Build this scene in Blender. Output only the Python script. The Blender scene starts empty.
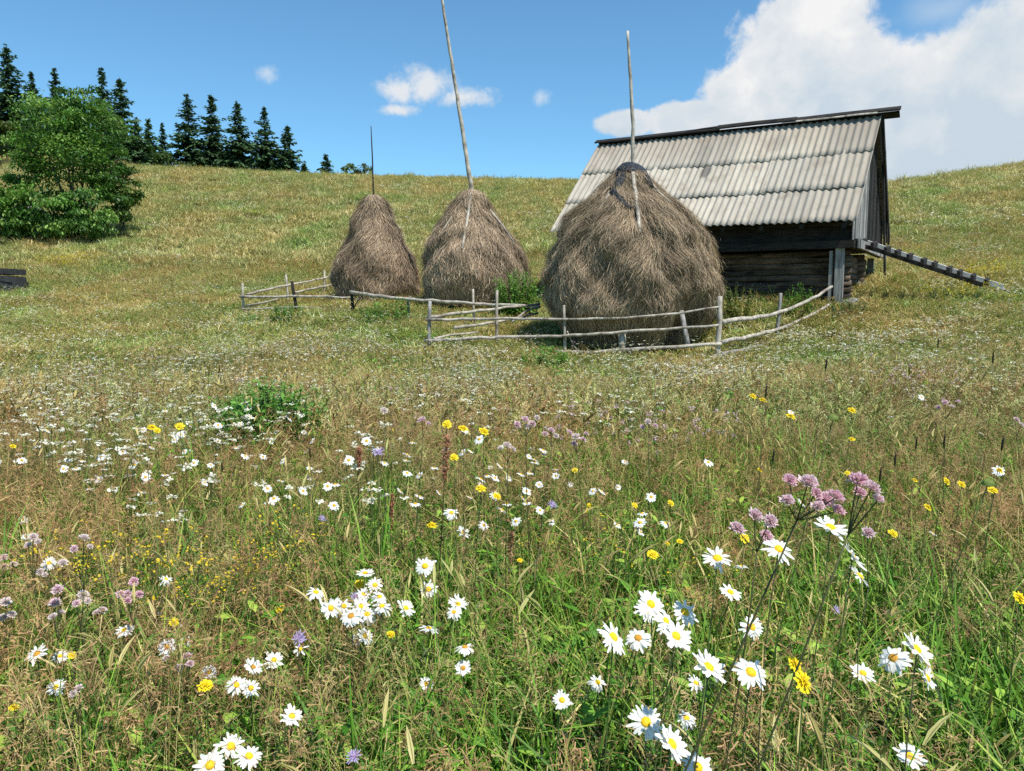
import bpy, math, random
import numpy as np
from mathutils import Vector, Matrix

random.seed(7)
rng = np.random.default_rng(11)
S = bpy.context.scene
COL = S.collection
PI = math.pi

# ------------------------------------------------------------------ camera
F = 769.0
CU, CV = 512.0, 385.5
PITCH = math.radians(6.0)
CZ = 1.3
cp, sp = math.cos(PITCH), math.sin(PITCH)
cam_d = bpy.data.cameras.new('camera')
cam_d.sensor_width = 36.0
cam_d.lens = 36.0 * F / 1024.0
cam_d.clip_start = 0.05
cam_d.clip_end = 3000
cam = bpy.data.objects.new('camera', cam_d)
cam.location = (0, 0, CZ)
cam.rotation_euler = (PI / 2 - PITCH, 0, 0)
COL.objects.link(cam)
S.camera = cam


def ray(u, v):
    a = (u - CU) / F
    b = (CV - v) / F
    return Vector((a, cp + b * sp, b * cp - sp))


def at(u, v, Y):
    """point at ground distance Y seen in direction u, v"""
    d = ray(u, v)
    k = Y / d.y
    return Vector((d.x * k, Y, CZ + d.z * k))


def E(v):
    d = ray(512, v)
    return d.z / d.y


def zat(v, Y):
    return CZ + Y * E(v)


# ------------------------------------------------------------------ helpers
def link(name, me, mat=None, parent=None):
    o = bpy.data.objects.new(name, me)
    COL.objects.link(o)
    if mat is not None:
        if len(me.materials) == 0:
            me.materials.append(mat)
    if parent is not None:
        o.parent = parent
    return o


def tag(o, label=None, cat=None, group=None, kind=None):
    if label: o['label'] = label
    if cat: o['category'] = cat
    if group: o['group'] = group
    if kind: o['kind'] = kind
    return o


def empty(name, loc, label, cat, group=None):
    o = bpy.data.objects.new(name, None)
    o.empty_display_size = 0.1
    o.location = loc
    COL.objects.link(o)
    return tag(o, label, cat, group)


class MB:
    """collects numpy verts / faces / colours and builds one mesh"""
    def __init__(self):
        self.v = []; self.f4 = []; self.f3 = []; self.c = []; self.n = 0

    def add(self, v, quads=None, tris=None, col=None):
        v = np.asarray(v, dtype=np.float64).reshape(-1, 3)
        if quads is not None and len(quads):
            self.f4.append(np.asarray(quads, dtype=np.int64).reshape(-1, 4) + self.n)
        if tris is not None and len(tris):
            self.f3.append(np.asarray(tris, dtype=np.int64).reshape(-1, 3) + self.n)
        if col is None:
            col = np.ones((len(v), 3))
        col = np.asarray(col, dtype=np.float64)
        if col.ndim == 1:
            col = np.tile(col, (len(v), 1))
        self.c.append(col)
        self.v.append(v)
        self.n += len(v)

    def mesh(self, name, smooth=True, origin=None):
        V = np.concatenate(self.v)
        if origin is not None:
            V = V - np.asarray(origin)[None, :]
        Cc = np.concatenate(self.c)
        f4 = np.concatenate(self.f4) if self.f4 else np.zeros((0, 4), int)
        f3 = np.concatenate(self.f3) if self.f3 else np.zeros((0, 3), int)
        me = bpy.data.meshes.new(name)
        nl = f4.size + f3.size
        me.vertices.add(len(V)); me.loops.add(nl); me.polygons.add(len(f4) + len(f3))
        me.vertices.foreach_set('co', V.astype(np.float32).ravel())
        me.loops.foreach_set('vertex_index', np.concatenate([f4.ravel(), f3.ravel()]).astype(np.int32))
        ls = np.concatenate([np.arange(len(f4)) * 4, f4.size + np.arange(len(f3)) * 3])
        me.polygons.foreach_set('loop_start', ls.astype(np.int32))
        me.polygons.foreach_set('use_smooth', np.full(len(ls), smooth))
        me.update(calc_edges=True)
        a = me.attributes.new('c', 'FLOAT_COLOR', 'POINT')
        a.data.foreach_set('color', np.concatenate([Cc, np.ones((len(Cc), 1))], 1).astype(np.float32).ravel())
        me.validate()
        return me

    def build(self, name, mat, parent=None, smooth=True, origin=None):
        return link(name, self.mesh(name, smooth, origin), mat, parent)


def ribbons(P, W, side, col):
    """P (n,k,3) points, W (n,k) half widths, side (n,3) or (n,k,3) side vectors, col (n,3)/(n,k,3)"""
    n, k, _ = P.shape
    if side.ndim == 2:
        side = np.repeat(side[:, None, :], k, 1)
    L = P - side * W[..., None]
    R = P + side * W[..., None]
    V = np.stack([L, R], 2).reshape(-1, 3)
    base = (np.arange(n) * k * 2)[:, None] + (np.arange(k - 1) * 2)[None, :]
    q = np.stack([base, base + 1, base + 3, base + 2], -1).reshape(-1, 4)
    if col.ndim == 2:
        col = np.repeat(col[:, None, :], k, 1)
    C2 = np.repeat(col[:, :, None, :], 2, 2).reshape(-1, 3)
    return V, q, C2


def tube(pts, rad, sides=6, col=(1, 1, 1), wob=0.0, caps=True):
    pts = [Vector(p) for p in pts]
    n = len(pts)
    if not hasattr(rad, '__len__'):
        rad = [rad] * n
    vs = []; qs = []; ts = []
    prev = None
    for i, p in enumerate(pts):
        t = (pts[min(i + 1, n - 1)] - pts[max(i - 1, 0)]).normalized()
        if prev is None:
            a = t.orthogonal().normalized()
        else:
            a = (prev - t * prev.dot(t)).normalized()
        prev = a
        b = t.cross(a)
        for s in range(sides):
            an = 2 * PI * s / sides
            r = rad[i] * (1 + wob * random.uniform(-1, 1))
            vs.append(p + (a * math.cos(an) + b * math.sin(an)) * r)
    for i in range(n - 1):
        for s in range(sides):
            s2 = (s + 1) % sides
            qs.append((i * sides + s, i * sides + s2, (i + 1) * sides + s2, (i + 1) * sides + s))
    if caps:
        vs.append(pts[0]); vs.append(pts[-1])
        c0 = n * sides; c1 = c0 + 1
        for s in range(sides):
            s2 = (s + 1) % sides
            ts.append((c0, s2, s))
            ts.append((c1, (n - 1) * sides + s, (n - 1) * sides + s2))
    return np.array([tuple(v) for v in vs]), qs, ts, np.array(col)


def addtube(mb, *a, **k):
    v, q, t, c = tube(*a, **k)
    mb.add(v, q, t, c)


def addbox(mb, o, ax, ay, az, col=(1, 1, 1), nx=1, jit=0.0):
    """box from corner o with edge vectors ax ay az; nx segments along ax, jitter"""
    o = Vector(o); ax = Vector(ax); ay = Vector(ay); az = Vector(az)
    vs = []
    for i in range(nx + 1):
        j = Vector((random.uniform(-jit, jit), random.uniform(-jit, jit), random.uniform(-jit, jit))) if jit else Vector()
        for (b, c) in ((0, 0), (1, 0), (1, 1), (0, 1)):
            vs.append(o + ax * (i / nx) + ay * b + az * c + j)
    qs = []
    for i in range(nx):
        for s in range(4):
            s2 = (s + 1) % 4
            qs.append((i * 4 + s, (i + 1) * 4 + s, (i + 1) * 4 + s2, i * 4 + s2))
    qs.append((0, 1, 2, 3)); e = nx * 4
    qs.append((e + 3, e + 2, e + 1, e))
    mb.add(np.array([tuple(v) for v in vs]), qs, None, col)


def wnoise(x, y, seed=0):
    """cheap smooth noise, about -1..1"""
    r = np.random.default_rng(seed)
    out = 0
    for k in range(6):
        fx, fy = r.normal(0, 1, 2); ph = r.uniform(0, 6.28)
        out = out + np.sin(fx * x + fy * y + ph)
    return out / 3.0


# ------------------------------------------------------------------ terrain
def G(v, Y, d=0.3):
    return (Y, zat(v, Y) - d)

cols = {
    -1.30: [(0, .12), (7, .10), (12, .15), (22, 1.0), G(268, 30), G(228, 40), G(185, 52), G(152, 66), (80, 17.0), (110, 18), (300, 10)],
    -0.67: [(0, .14), (7, .10), (12, .15), (22, 1.0), G(268, 30), G(230, 40), G(188, 52), G(153, 66), (80, 16.3), (110, 17), (300, 10)],
    -0.40: [(0, .15), (7, .10), (12, .15), (16, .35), (21.5, .95), (30, 2.3), G(230, 40), G(196, 50), G(169.5, 62), (72, 12.6), (90, 13), (300, 8)],
    -0.10: [(0, .16), (7, .10), (12, .15), (15.5, .25), (20, .98), (26, 1.75), G(255, 32), G(220, 42), G(196, 52), G(179, 61), (66, 11.6), (80, 11.8), (300, 8)],
    0.10: [(0, .18), (7, .10), (12, .12), (15.5, .25), (18, .6), (22, 1.4), G(245, 32), G(220, 40), G(196, 50), G(180, 59), (66, 11.0), (80, 11.2), (300, 8)],
    0.27: [(0, .20), (7, .14), (12, .15), (14.3, .2), (16, .5), (18, 1.05), (22, 1.9), (30, 3.6), (40, 6.6), G(186, 52), (60, 9.6), (80, 10), (300, 8)],
    0.45: [(0, .22), (7, .2), (12, .3), (14.3, .42), (16, .75), (18, 1.15), (22, 2.0), G(246, 30), G(208, 40), G(189, 47), (54, 9.0), (80, 9.4), (300, 8)],
    0.65: [(0, .25), (7, .25), (12, .5), (14.5, .9), (17, 1.42), (20, 2.0), G(256, 24), G(212, 34), G(179, 42), G(166, 48), (56, 10.8), (80, 11.2), (300, 8)],
    1.30: [(0, .28), (7, .3), (12, .7), (17, 1.8), (24, 3.4), G(190, 34), G(150, 42), G(135, 48), (56, 12.5), (80, 13), (300, 8)],
}


def pchip(xs, ys, xq):
    xs = np.array(xs, float); ys = np.array(ys, float)
    h = np.diff(xs); d = np.diff(ys) / h
    m = np.zeros_like(xs)
    for i in range(1, len(xs) - 1):
        if d[i - 1] * d[i] > 0:
            w1 = 2 * h[i] + h[i - 1]; w2 = h[i] + 2 * h[i - 1]
            m[i] = (w1 + w2) / (w1 / d[i - 1] + w2 / d[i])
    m[-1] = 0
    i = np.clip(np.searchsorted(xs, xq) - 1, 0, len(xs) - 2)
    t = np.clip((xq - xs[i]) / h[i], 0, 1)
    return ((1 + 2 * t) * (1 - t) ** 2 * ys[i] + t * (1 - t) ** 2 * h[i] * m[i]
            + t * t * (3 - 2 * t) * ys[i + 1] + t * t * (t - 1) * h[i] * m[i + 1])


TG = np.linspace(-1.3, 1.3, 105)
YG = np.linspace(0, 300, 601)
ck = sorted(cols)
tab = np.array([pchip([p[0] for p in cols[k]], [p[1] for p in cols[k]], YG) for k in ck])
Z = np.array([pchip(ck, tab[:, j], TG) for j in range(len(YG))])  # (Y, t)
for _ in range(6):
    Z[:, 1:-1] = .25 * Z[:, :-2] + .5 * Z[:, 1:-1] + .25 * Z[:, 2:]


def H(x, y):
    x = np.asarray(x, float); y = np.asarray(y, float)
    Y = np.clip(y, 0, 299.9)
    t = np.clip(x / np.maximum(y, 5.0), -1.299, 1.299)
    fi = Y / 0.5; i = np.minimum(fi.astype(int), 599); a = fi - i
    fj = (t + 1.3) / 0.025; j = np.minimum(fj.astype(int), 103); b = fj - j
    z = (Z[i, j] * (1 - a) * (1 - b) + Z[i + 1, j] * a * (1 - b) + Z[i, j + 1] * (1 - a) * b + Z[i + 1, j + 1] * a * b)
    z = z + 0.025 * wnoise(x * 1.6, y * 1.6, 1) * np.clip(y / 3, .3, 1) + 0.07 * wnoise(x * .35, y * .35, 2) * np.clip((y - 4) / 10, 0, 1)
    return z - np.where(y < 0, 0.02 * np.abs(y), 0)


def h1(x, y):
    return float(H(x, y))


# ------------------------------------------------------------------ materials
def mat_new(name):
    m = bpy.data.materials.new(name)
    m.use_nodes = True
    nt = m.node_tree
    nt.nodes.clear()
    return m, nt


class NT:
    def __init__(self, nt):
        self.nt = nt

    def n(self, typ, **kw):
        nd = self.nt.nodes.new(typ)
        for k, v in kw.items():
            setattr(nd, k, v)
        return nd

    def l(self, a, b):
        self.nt.links.new(a, b)

    def set(self, sock, v):
        if hasattr(v, 'is_linked') or isinstance(v, bpy.types.NodeSocket):
            self.l(v, sock)
        else:
            sock.default_value = v

    def math(self, op, a, b=None, c=None, clamp=False):
        nd = self.n('ShaderNodeMath', operation=op)
        nd.use_clamp = clamp
        self.set(nd.inputs[0], a)
        if b is not None: self.set(nd.inputs[1], b)
        if c is not None: self.set(nd.inputs[2], c)
        return nd.outputs[0]

    def noise(self, vec, scale, detail=4, rough=.55, dist=0.0, out='Fac'):
        nd = self.n('ShaderNodeTexNoise')
        if vec is not None: self.l(vec, nd.inputs['Vector'])
        nd.inputs['Scale'].default_value = scale
        nd.inputs['Detail'].default_value = detail
        nd.inputs['Roughness'].default_value = rough
        nd.inputs['Distortion'].default_value = dist
        return nd.outputs[out]

    def mix(self, f, a, b, mode='MIX'):
        nd = self.n('ShaderNodeMix', data_type='RGBA', blend_type=mode)
        self.set(nd.inputs[0], f)
        for s, v in ((nd.inputs[6], a), (nd.inputs[7], b)):
            if isinstance(v, tuple) and len(v) == 3: v = (*v, 1)
            self.set(s, v)
        return nd.outputs[2]

    def ramp(self, f, stops, mode='LINEAR'):
        nd = self.n('ShaderNodeValToRGB')
        cr = nd.color_ramp
        cr.interpolation = mode
        while len(cr.elements) < len(stops): cr.elements.new(.5)
        for e, (p, c) in zip(cr.elements, stops):
            e.position = p
            e.color = (*c, 1) if len(c) == 3 else c
        self.l(f, nd.inputs[0])
        return nd.outputs[0]

    def sstep(self, f, a, b):
        nd = self.n('ShaderNodeMapRange', interpolation_type='SMOOTHSTEP')
        self.set(nd.inputs[0], f)
        nd.inputs[1].default_value = a; nd.inputs[2].default_value = b
        return nd.outputs[0]

    def mapping(self, vec, scale=(1, 1, 1), rot=(0, 0, 0)):
        nd = self.n('ShaderNodeMapping')
        self.l(vec, nd.inputs[0])
        nd.inputs['Scale'].default_value = scale
        nd.inputs['Rotation'].default_value = rot
        return nd.outputs[0]


def leafy(name, transl=.35, rough=.6, patch=True, spec=.25, tw=(0.95, 1.0, .75), obj_random=0.0):
    """plant material: per-vertex colour, hue patches over the meadow, some light through the blade"""
    m, nt = mat_new(name)
    N = NT(nt)
    at_ = N.n('ShaderNodeAttribute', attribute_name='c')
    c = at_.outputs['Color']
    if patch:
        pos = N.n('ShaderNodeNewGeometry').outputs['Position']
        n1 = N.noise(N.mapping(pos, (1, .6, .3)), .45, 3)
        n2 = N.noise(N.mapping(pos, (1, .7, .2)), 1.9, 3)
        f = N.math('ADD', N.math('MULTIPLY', n1, .65), N.math('MULTIPLY', n2, .35))
        t = N.ramp(f, [(.34, (.70, 1.0, .60)), (.47, (.95, 1.0, .85)), (.58, (1.10, 1.0, .85)), (.68, (1.22, 1.04, .9))])
        c = N.mix(1.0, c, t, 'MULTIPLY')
    p = N.n('ShaderNodeBsdfPrincipled')
    N.l(c, p.inputs['Base Color'])
    p.inputs['Roughness'].default_value = rough
    p.inputs['Specular IOR Level'].default_value = spec
    o = N.n('ShaderNodeOutputMaterial')
    if transl > 0:
        tr = N.n('ShaderNodeBsdfTranslucent')
        N.l(N.mix(1.0, c, (*tw, 1), 'MULTIPLY'), tr.inputs['Color'])
        mx = N.n('ShaderNodeMixShader')
        mx.inputs[0].default_value = transl
        N.l(p.outputs[0], mx.inputs[1]); N.l(tr.outputs[0], mx.inputs[2])
        N.l(mx.outputs[0], o.inputs[0])
    else:
        N.l(p.outputs[0], o.inputs[0])
    return m


def wood(name, dark, light, scale=6.0, stretch=(.12, 1, 1), contrast=(.35, .65), rough=.85, bump=.25, attr=True):
    m, nt = mat_new(name)
    N = NT(nt)
    co = N.n('ShaderNodeTexCoord').outputs['Object']
    v = N.mapping(co, stretch)
    n1 = N.noise(v, scale * 4, 6, .65)
    n2 = N.noise(co, scale * .35, 3)
    f = N.math('ADD', N.math('MULTIPLY', n1, .7), N.math('MULTIPLY', n2, .3))
    c = N.ramp(f, [(contrast[0], dark), (contrast[1], light)])
    if attr:
        a = N.n('ShaderNodeAttribute', attribute_name='c').outputs['Color']
        c = N.mix(1.0, c, a, 'MULTIPLY')
    p = N.n('ShaderNodeBsdfPrincipled')
    N.l(c, p.inputs['Base Color'])
    p.inputs['Roughness'].default_value = rough
    p.inputs['Specular IOR Level'].default_value = .2
    b = N.n('ShaderNodeBump'); b.inputs['Strength'].default_value = bump; b.inputs['Distance'].default_value = .01
    N.l(n1, b.inputs['Height']); N.l(b.outputs[0], p.inputs['Normal'])
    o = N.n('ShaderNodeOutputMaterial')
    N.l(p.outputs[0], o.inputs[0])
    return m


M = {}
M['grass'] = leafy('grass_blades', .16)
M['flower_stuff'] = leafy('small_flowers', .3, patch=False)
M['petal'] = leafy('petals', .3, .55, patch=False, tw=(1, 1, 1))
M['plant'] = leafy('plant_green', .35, .5, patch=False)
M['leaf'] = leafy('tree_leaves', .35, .5, patch=False, spec=.35)
M['needle'] = leafy('spruce_needles', .12, .6, patch=False)
M['hay'] = leafy('hay_strands', .12, .7, patch=False, spec=.2)
M['pale_wood'] = wood('bleached_pole_wood', (.13, .11, .085), (.52, .47, .39), 2.6, (.8, .8, .5), (.36, .62))
M['white_wood'] = wood('sunlit_rail_wood', (.30, .28, .25), (.62, .60, .56), 7, (.3, .3, 1), (.3, .6))  # far ladder rail, with the sunlight on it put into the colour
M['grey_wood'] = wood('grey_board_wood', (.10, .095, .09), (.34, .33, .31), 5, (1, 1, .1), (.36, .6))
M['dark_wood'] = wood('dark_log_wood', (.016, .012, .009), (.17, .125, .088), 3, (.15, .15, 1), (.38, .66))
M['black_wood'] = wood('black_and_shade_wood', (.009, .008, .007), (.042, .037, .032), 5, (.2, .2, 1), (.35, .65))  # black wood; on eave, loft, gable and ladder it paints in shade
M['bark'] = wood('tree_bark', (.03, .025, .02), (.11, .095, .08), 4, (1, 1, .2))
M['disc'] = leafy('daisy_disc', 0, .8, patch=False)


def ground_mat():
    m, nt = mat_new('meadow_ground')
    N = NT(nt)
    pos = N.n('ShaderNodeNewGeometry').outputs['Position']
    n1 = N.noise(pos, .35, 4)
    n2 = N.noise(pos, 3.5, 6, .7)
    n3 = N.noise(pos, 22, 4, .7)
    c = N.ramp(n2, [(.3, (.04, .05, .015)), (.5, (.10, .105, .034)), (.7, (.20, .175, .075))])
    c2 = N.ramp(n1, [(.38, (.7, 1.0, .6)), (.62, (1.15, 1.0, .8))])
    c = N.mix(1.0, c, c2, 'MULTIPLY')
    c3 = N.ramp(n3, [(.3, (.7, .7, .7)), (.7, (1.3, 1.3, 1.3))])
    c = N.mix(1.0, c, c3, 'MULTIPLY')
    p = N.n('ShaderNodeBsdfPrincipled')
    N.l(c, p.inputs['Base Color'])
    p.inputs['Roughness'].default_value = .95
    p.inputs['Specular IOR Level'].default_value = .1
    b = N.n('ShaderNodeBump'); b.inputs['Strength'].default_value = .8; b.inputs['Distance'].default_value = .05
    N.l(n3, b.inputs['Height']); N.l(b.outputs[0], p.inputs['Normal'])
    N.l(p.outputs[0], N.n('ShaderNodeOutputMaterial').inputs[0])
    return m


# ------------------------------------------------------------------ ground sheet
def build_ground():
    a = np.linspace(-1, 1, 241)
    xs = np.sinh(a * 4.2) / np.sinh(4.2) * 420
    b = np.linspace(0, 1, 300)
    ys = -60 + 0 * b
    ys = np.concatenate([np.linspace(-60, -2, 24), np.linspace(-1.5, 80, 240), np.linspace(83, 430, 60)])
    X, Y = np.meshgrid(xs, ys)
    Zz = H(X, Y)
    V = np.stack([X, Y, Zz], -1).reshape(-1, 3)
    nx = len(xs); ny = len(ys)
    i = (np.arange(ny - 1)[:, None] * nx + np.arange(nx - 1)[None, :]).ravel()
    q = np.stack([i, i + 1, i + nx + 1, i + nx], -1)
    mb = MB(); mb.add(V, q)
    o = mb.build('meadow_ground', ground_mat())
    tag(o, 'sloping meadow hillside under the grass', 'ground', kind='structure')


build_ground()

# ------------------------------------------------------------------ grass clump prototypes (unlinked collection)
PROTO = {}


def proto_coll(name):
    c = bpy.data.collections.new(name)
    PROTO[name] = c
    return c


def proto(cname, name, mb, mat, smooth=True):
    me = mb.mesh(name, smooth)
    me.materials.append(mat)
    o = bpy.data.objects.new(name, me)
    PROTO[cname].objects.link(o)
    return o


GREENS = np.array([(.078, .175, .020), (.120, .245, .028), (.18, .305, .040), (.30, .36, .07), (.088, .175, .032)])
DRYS = np.array([(.42, .35, .14), (.35, .285, .11), (.53, .45, .22), (.30, .235, .09)]
) * 1.0
HILLS = np.array([(.43, .41, .175), (.54, .50, .26), (.36, .385, .14), (.62, .56, .35), (.30, .36, .125)])
HILLM = (HILLS * .5 + HILLS.mean(0) * .5) * np.array([1.08, 1.0, 1.06])
REDS = np.array([(.30, .165, .085), (.37, .225, .12), (.23, .12, .065), (.43, .31, .16)])


def pick(pal, n, r, jit=.15):
    c = pal[r.integers(0, len(pal), n)]
    return c * (1 + r.uniform(-jit, jit, (n, 1)))


def blades(mb, n, rad, lo, hi, wid, pal, r, bend=(.1, .7), dry=.0, lean=(0, 0)):
    th = r.uniform(0, 2 * PI, n); rr = rad * np.sqrt(r.uniform(0, 1, n))
    bx, by = rr * np.cos(th), rr * np.sin(th)
    az = r.uniform(0, 2 * PI, n)
    L = r.uniform(lo, hi, n)
    B = r.uniform(bend[0], bend[1], n)
    s = np.array([0, .35, .7, 1.0])
    dirx = np.cos(az)[:, None] * B[:, None] + lean[0]
    diry = np.sin(az)[:, None] * B[:, None] + lean[1]
    ss = (s ** 1.8)[None, :]
    P = np.stack([bx[:, None] + dirx * L[:, None] * ss, by[:, None] + diry * L[:, None] * ss,
                  L[:, None] * (s[None, :] - .38 * B[:, None] * s[None, :] ** 2.4) - .02], -1)
    tw = az + PI / 2 + r.normal(0, .5, n)
    side = np.stack([np.cos(tw), np.sin(tw), np.zeros(n)], -1)
    W = wid * r.uniform(.6, 1.2, n)[:, None] * np.array([.7, 1.0, .7, .08])[None, :]
    c = pick(pal, n, r)
    if dry > 0:
        k = r.uniform(0, 1, n) < dry
        c[k] = pick(DRYS, int(k.sum()), r)
    cc = np.repeat(c[:, None, :], 4, 1) * np.array([.75, .95, 1.1, 1.2])[None, :, None]  # blade colour darker at the base, lighter towards the tip
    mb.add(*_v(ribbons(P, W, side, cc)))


def _v(t):
    return (t[0], t[1], None, t[2])


def panicles(mb, n, rad, lo, hi, wid, r, pal=REDS, pl=.14, nb=22, spike=False, lean=(.12, .02), stempal=DRYS):
    """flowering grass: thin stem with an airy (or spike) seed head"""
    for _ in range(n):
        a = r.uniform(0, 2 * PI); q = rad * math.sqrt(r.uniform())
        b = np.array([q * math.cos(a), q * math.sin(a), -.02])
        L = r.uniform(lo, hi)
        az = r.uniform(0, 2 * PI); B = r.uniform(.05, .28)
        d = np.array([math.cos(az) * B + lean[0], math.sin(az) * B + lean[1]])
        s = np.linspace(0, 1, 5)
        P = np.stack([b[0] + d[0] * L * s ** 2, b[1] + d[1] * L * s ** 2, b[2] + L * (s - .12 * s ** 3)], -1)
        tw = r.uniform(0, 2 * PI)
        sd = np.array([[math.cos(tw), math.sin(tw), 0]])
        cst = pick(stempal, 1, r) if r.uniform() < .6 else pick(GREENS, 1, r) * 1.3
        mb.add(*_v(ribbons(P[None], np.full((1, 5), wid * .55), sd, cst)))
        cp_ = pick(pal, 1, r)[0]
        hl = pl * r.uniform(.7, 1.2)
        if spike:
            k = 4
            t = np.linspace(0, 1, k)
            top = P[-1] - np.array([0, 0, .01]); dr = P[-1] - P[-2]; dr = dr / np.linalg.norm(dr)
            PP = top[None] + dr[None] * (t[:, None] * hl) + np.stack([d[0] * t ** 2 * .05, d[1] * t ** 2 * .05, -t ** 2 * .012], -1)
            w = np.array([.4, 1.0, .8, .1]) * wid * 2.6
            for ang in (0, PI / 2):
                sdd = np.array([[math.cos(tw + ang), math.sin(tw + ang), 0]])
                mb.add(*_v(ribbons(PP[None], w[None], sdd, cp_[None])))
            continue
        # side branchlets
        m = nb
        t = r.uniform(0, 1, m)
        seg = (P[-1] - P[-2]); seg = seg / np.linalg.norm(seg)
        o = P[-1][None] - seg[None] * (hl * (1 - t))[:, None] * .55 + seg[None] * (hl * t * .45)[:, None]
        ang = r.uniform(0, 2 * PI, m)
        bl = hl * (.42 * (1 - t) + .10) * r.uniform(.5, 1.1, m)
        dx = np.cos(ang) * .8; dy = np.sin(ang) * .8; dz = r.uniform(.15, .8, m)
        D = np.stack([dx, dy, dz], -1); D /= np.linalg.norm(D, axis=1)[:, None]
        e = o + D * bl[:, None]
        mid = (o + e) / 2 + np.array([0, 0, .004])
        PP = np.stack([o, mid, e - np.array([0, 0, .004])], 1)
        tw2 = ang + PI / 2
        sdd = np.stack([np.cos(tw2), np.sin(tw2), r.normal(0, .5, m)], -1)
        W = wid * np.array([.25, .45, .95])[None, :] * r.uniform(.7, 1.3, m)[:, None]
        mb.add(*_v(ribbons(PP, W, sdd, np.repeat(cp_[None], m, 0) * (1 + r.uniform(-.25, .3, (m, 1))))))


def herbs(mb, n, rad, hmax, size, r, pal=GREENS):
    """broad little leaves on short stalks"""
    for _ in range(n):
        a = r.uniform(0, 2 * PI); q = rad * math.sqrt(r.uniform())
        o = np.array([q * math.cos(a), q * math.sin(a), r.uniform(.03, hmax)])
        az = r.uniform(0, 2 * PI); tl = r.uniform(-.3, .5)
        d = np.array([math.cos(az) * math.cos(tl), math.sin(az) * math.cos(tl), math.sin(tl)])
        sd = np.array([-math.sin(az), math.cos(az), r.normal(0, .2)])
        ln = size * r.uniform(.6, 1.3)
        s = np.array([0, .3, .65, 1.0])
        P = o[None] + d[None] * (s * ln)[:, None] - np.array([0, 0, 1.0])[None] * (s ** 2 * ln * .25)[:, None]
        W = np.array([.05, .9, .8, .08]) * ln * r.uniform(.16, .3)
        c = pick(pal, 1, r) * np.array([[.9, 1.1, .9]])
        mb.add(*_v(ribbons(P[None], W[None], sd[None], c)))


r0 = np.random.default_rng(5)
# near clumps
c = proto_coll('near_clumps')
for k in range(4):
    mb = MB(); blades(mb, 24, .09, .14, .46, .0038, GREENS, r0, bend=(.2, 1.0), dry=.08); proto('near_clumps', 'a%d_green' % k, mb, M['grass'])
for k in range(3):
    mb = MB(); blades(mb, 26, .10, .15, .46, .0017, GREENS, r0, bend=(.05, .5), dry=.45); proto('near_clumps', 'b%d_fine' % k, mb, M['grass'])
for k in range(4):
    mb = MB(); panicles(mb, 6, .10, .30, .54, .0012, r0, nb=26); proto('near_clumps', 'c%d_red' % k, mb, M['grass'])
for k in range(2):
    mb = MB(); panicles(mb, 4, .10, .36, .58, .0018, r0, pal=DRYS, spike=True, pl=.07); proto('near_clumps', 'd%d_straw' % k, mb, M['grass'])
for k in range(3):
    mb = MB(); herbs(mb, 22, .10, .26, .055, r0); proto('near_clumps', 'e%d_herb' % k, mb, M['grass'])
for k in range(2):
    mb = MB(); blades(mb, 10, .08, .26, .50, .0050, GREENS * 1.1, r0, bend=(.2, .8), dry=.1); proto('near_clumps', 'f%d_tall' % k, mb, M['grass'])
# mid clumps
proto_coll('mid_clumps')
for k in range(4):
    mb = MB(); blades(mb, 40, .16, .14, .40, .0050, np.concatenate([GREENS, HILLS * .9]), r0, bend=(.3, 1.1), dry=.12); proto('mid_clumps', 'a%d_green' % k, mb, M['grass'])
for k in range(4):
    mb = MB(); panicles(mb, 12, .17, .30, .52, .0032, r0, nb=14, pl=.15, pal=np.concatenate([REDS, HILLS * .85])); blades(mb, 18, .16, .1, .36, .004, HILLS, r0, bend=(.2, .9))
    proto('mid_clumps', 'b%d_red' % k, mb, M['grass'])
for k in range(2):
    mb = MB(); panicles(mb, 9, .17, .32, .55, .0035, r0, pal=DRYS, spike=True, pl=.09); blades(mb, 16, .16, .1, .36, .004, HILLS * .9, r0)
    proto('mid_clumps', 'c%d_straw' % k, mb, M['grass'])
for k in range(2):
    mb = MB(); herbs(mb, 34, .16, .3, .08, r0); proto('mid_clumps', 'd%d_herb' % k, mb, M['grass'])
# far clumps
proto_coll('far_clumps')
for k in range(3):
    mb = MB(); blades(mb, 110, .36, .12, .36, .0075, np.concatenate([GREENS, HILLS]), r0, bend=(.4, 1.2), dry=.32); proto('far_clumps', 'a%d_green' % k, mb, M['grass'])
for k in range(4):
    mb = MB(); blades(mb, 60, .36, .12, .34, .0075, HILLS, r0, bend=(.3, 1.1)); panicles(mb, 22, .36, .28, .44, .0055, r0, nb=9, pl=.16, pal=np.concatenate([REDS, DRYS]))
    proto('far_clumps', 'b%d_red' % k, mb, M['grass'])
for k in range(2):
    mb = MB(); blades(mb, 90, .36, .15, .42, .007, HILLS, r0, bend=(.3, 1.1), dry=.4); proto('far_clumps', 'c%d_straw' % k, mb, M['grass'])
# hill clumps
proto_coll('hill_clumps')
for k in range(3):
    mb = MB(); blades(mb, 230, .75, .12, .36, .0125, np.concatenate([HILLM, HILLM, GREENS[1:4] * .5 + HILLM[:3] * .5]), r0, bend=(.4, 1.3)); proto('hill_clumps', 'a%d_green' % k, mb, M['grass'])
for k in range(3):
    mb = MB(); blades(mb, 230, .75, .12, .40, .0115, np.concatenate([HILLM, HILLM, DRYS[:2]]), r0, bend=(.4, 1.3)); proto('hill_clumps', 'b%d_dry' % k, mb, M['grass'])


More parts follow.
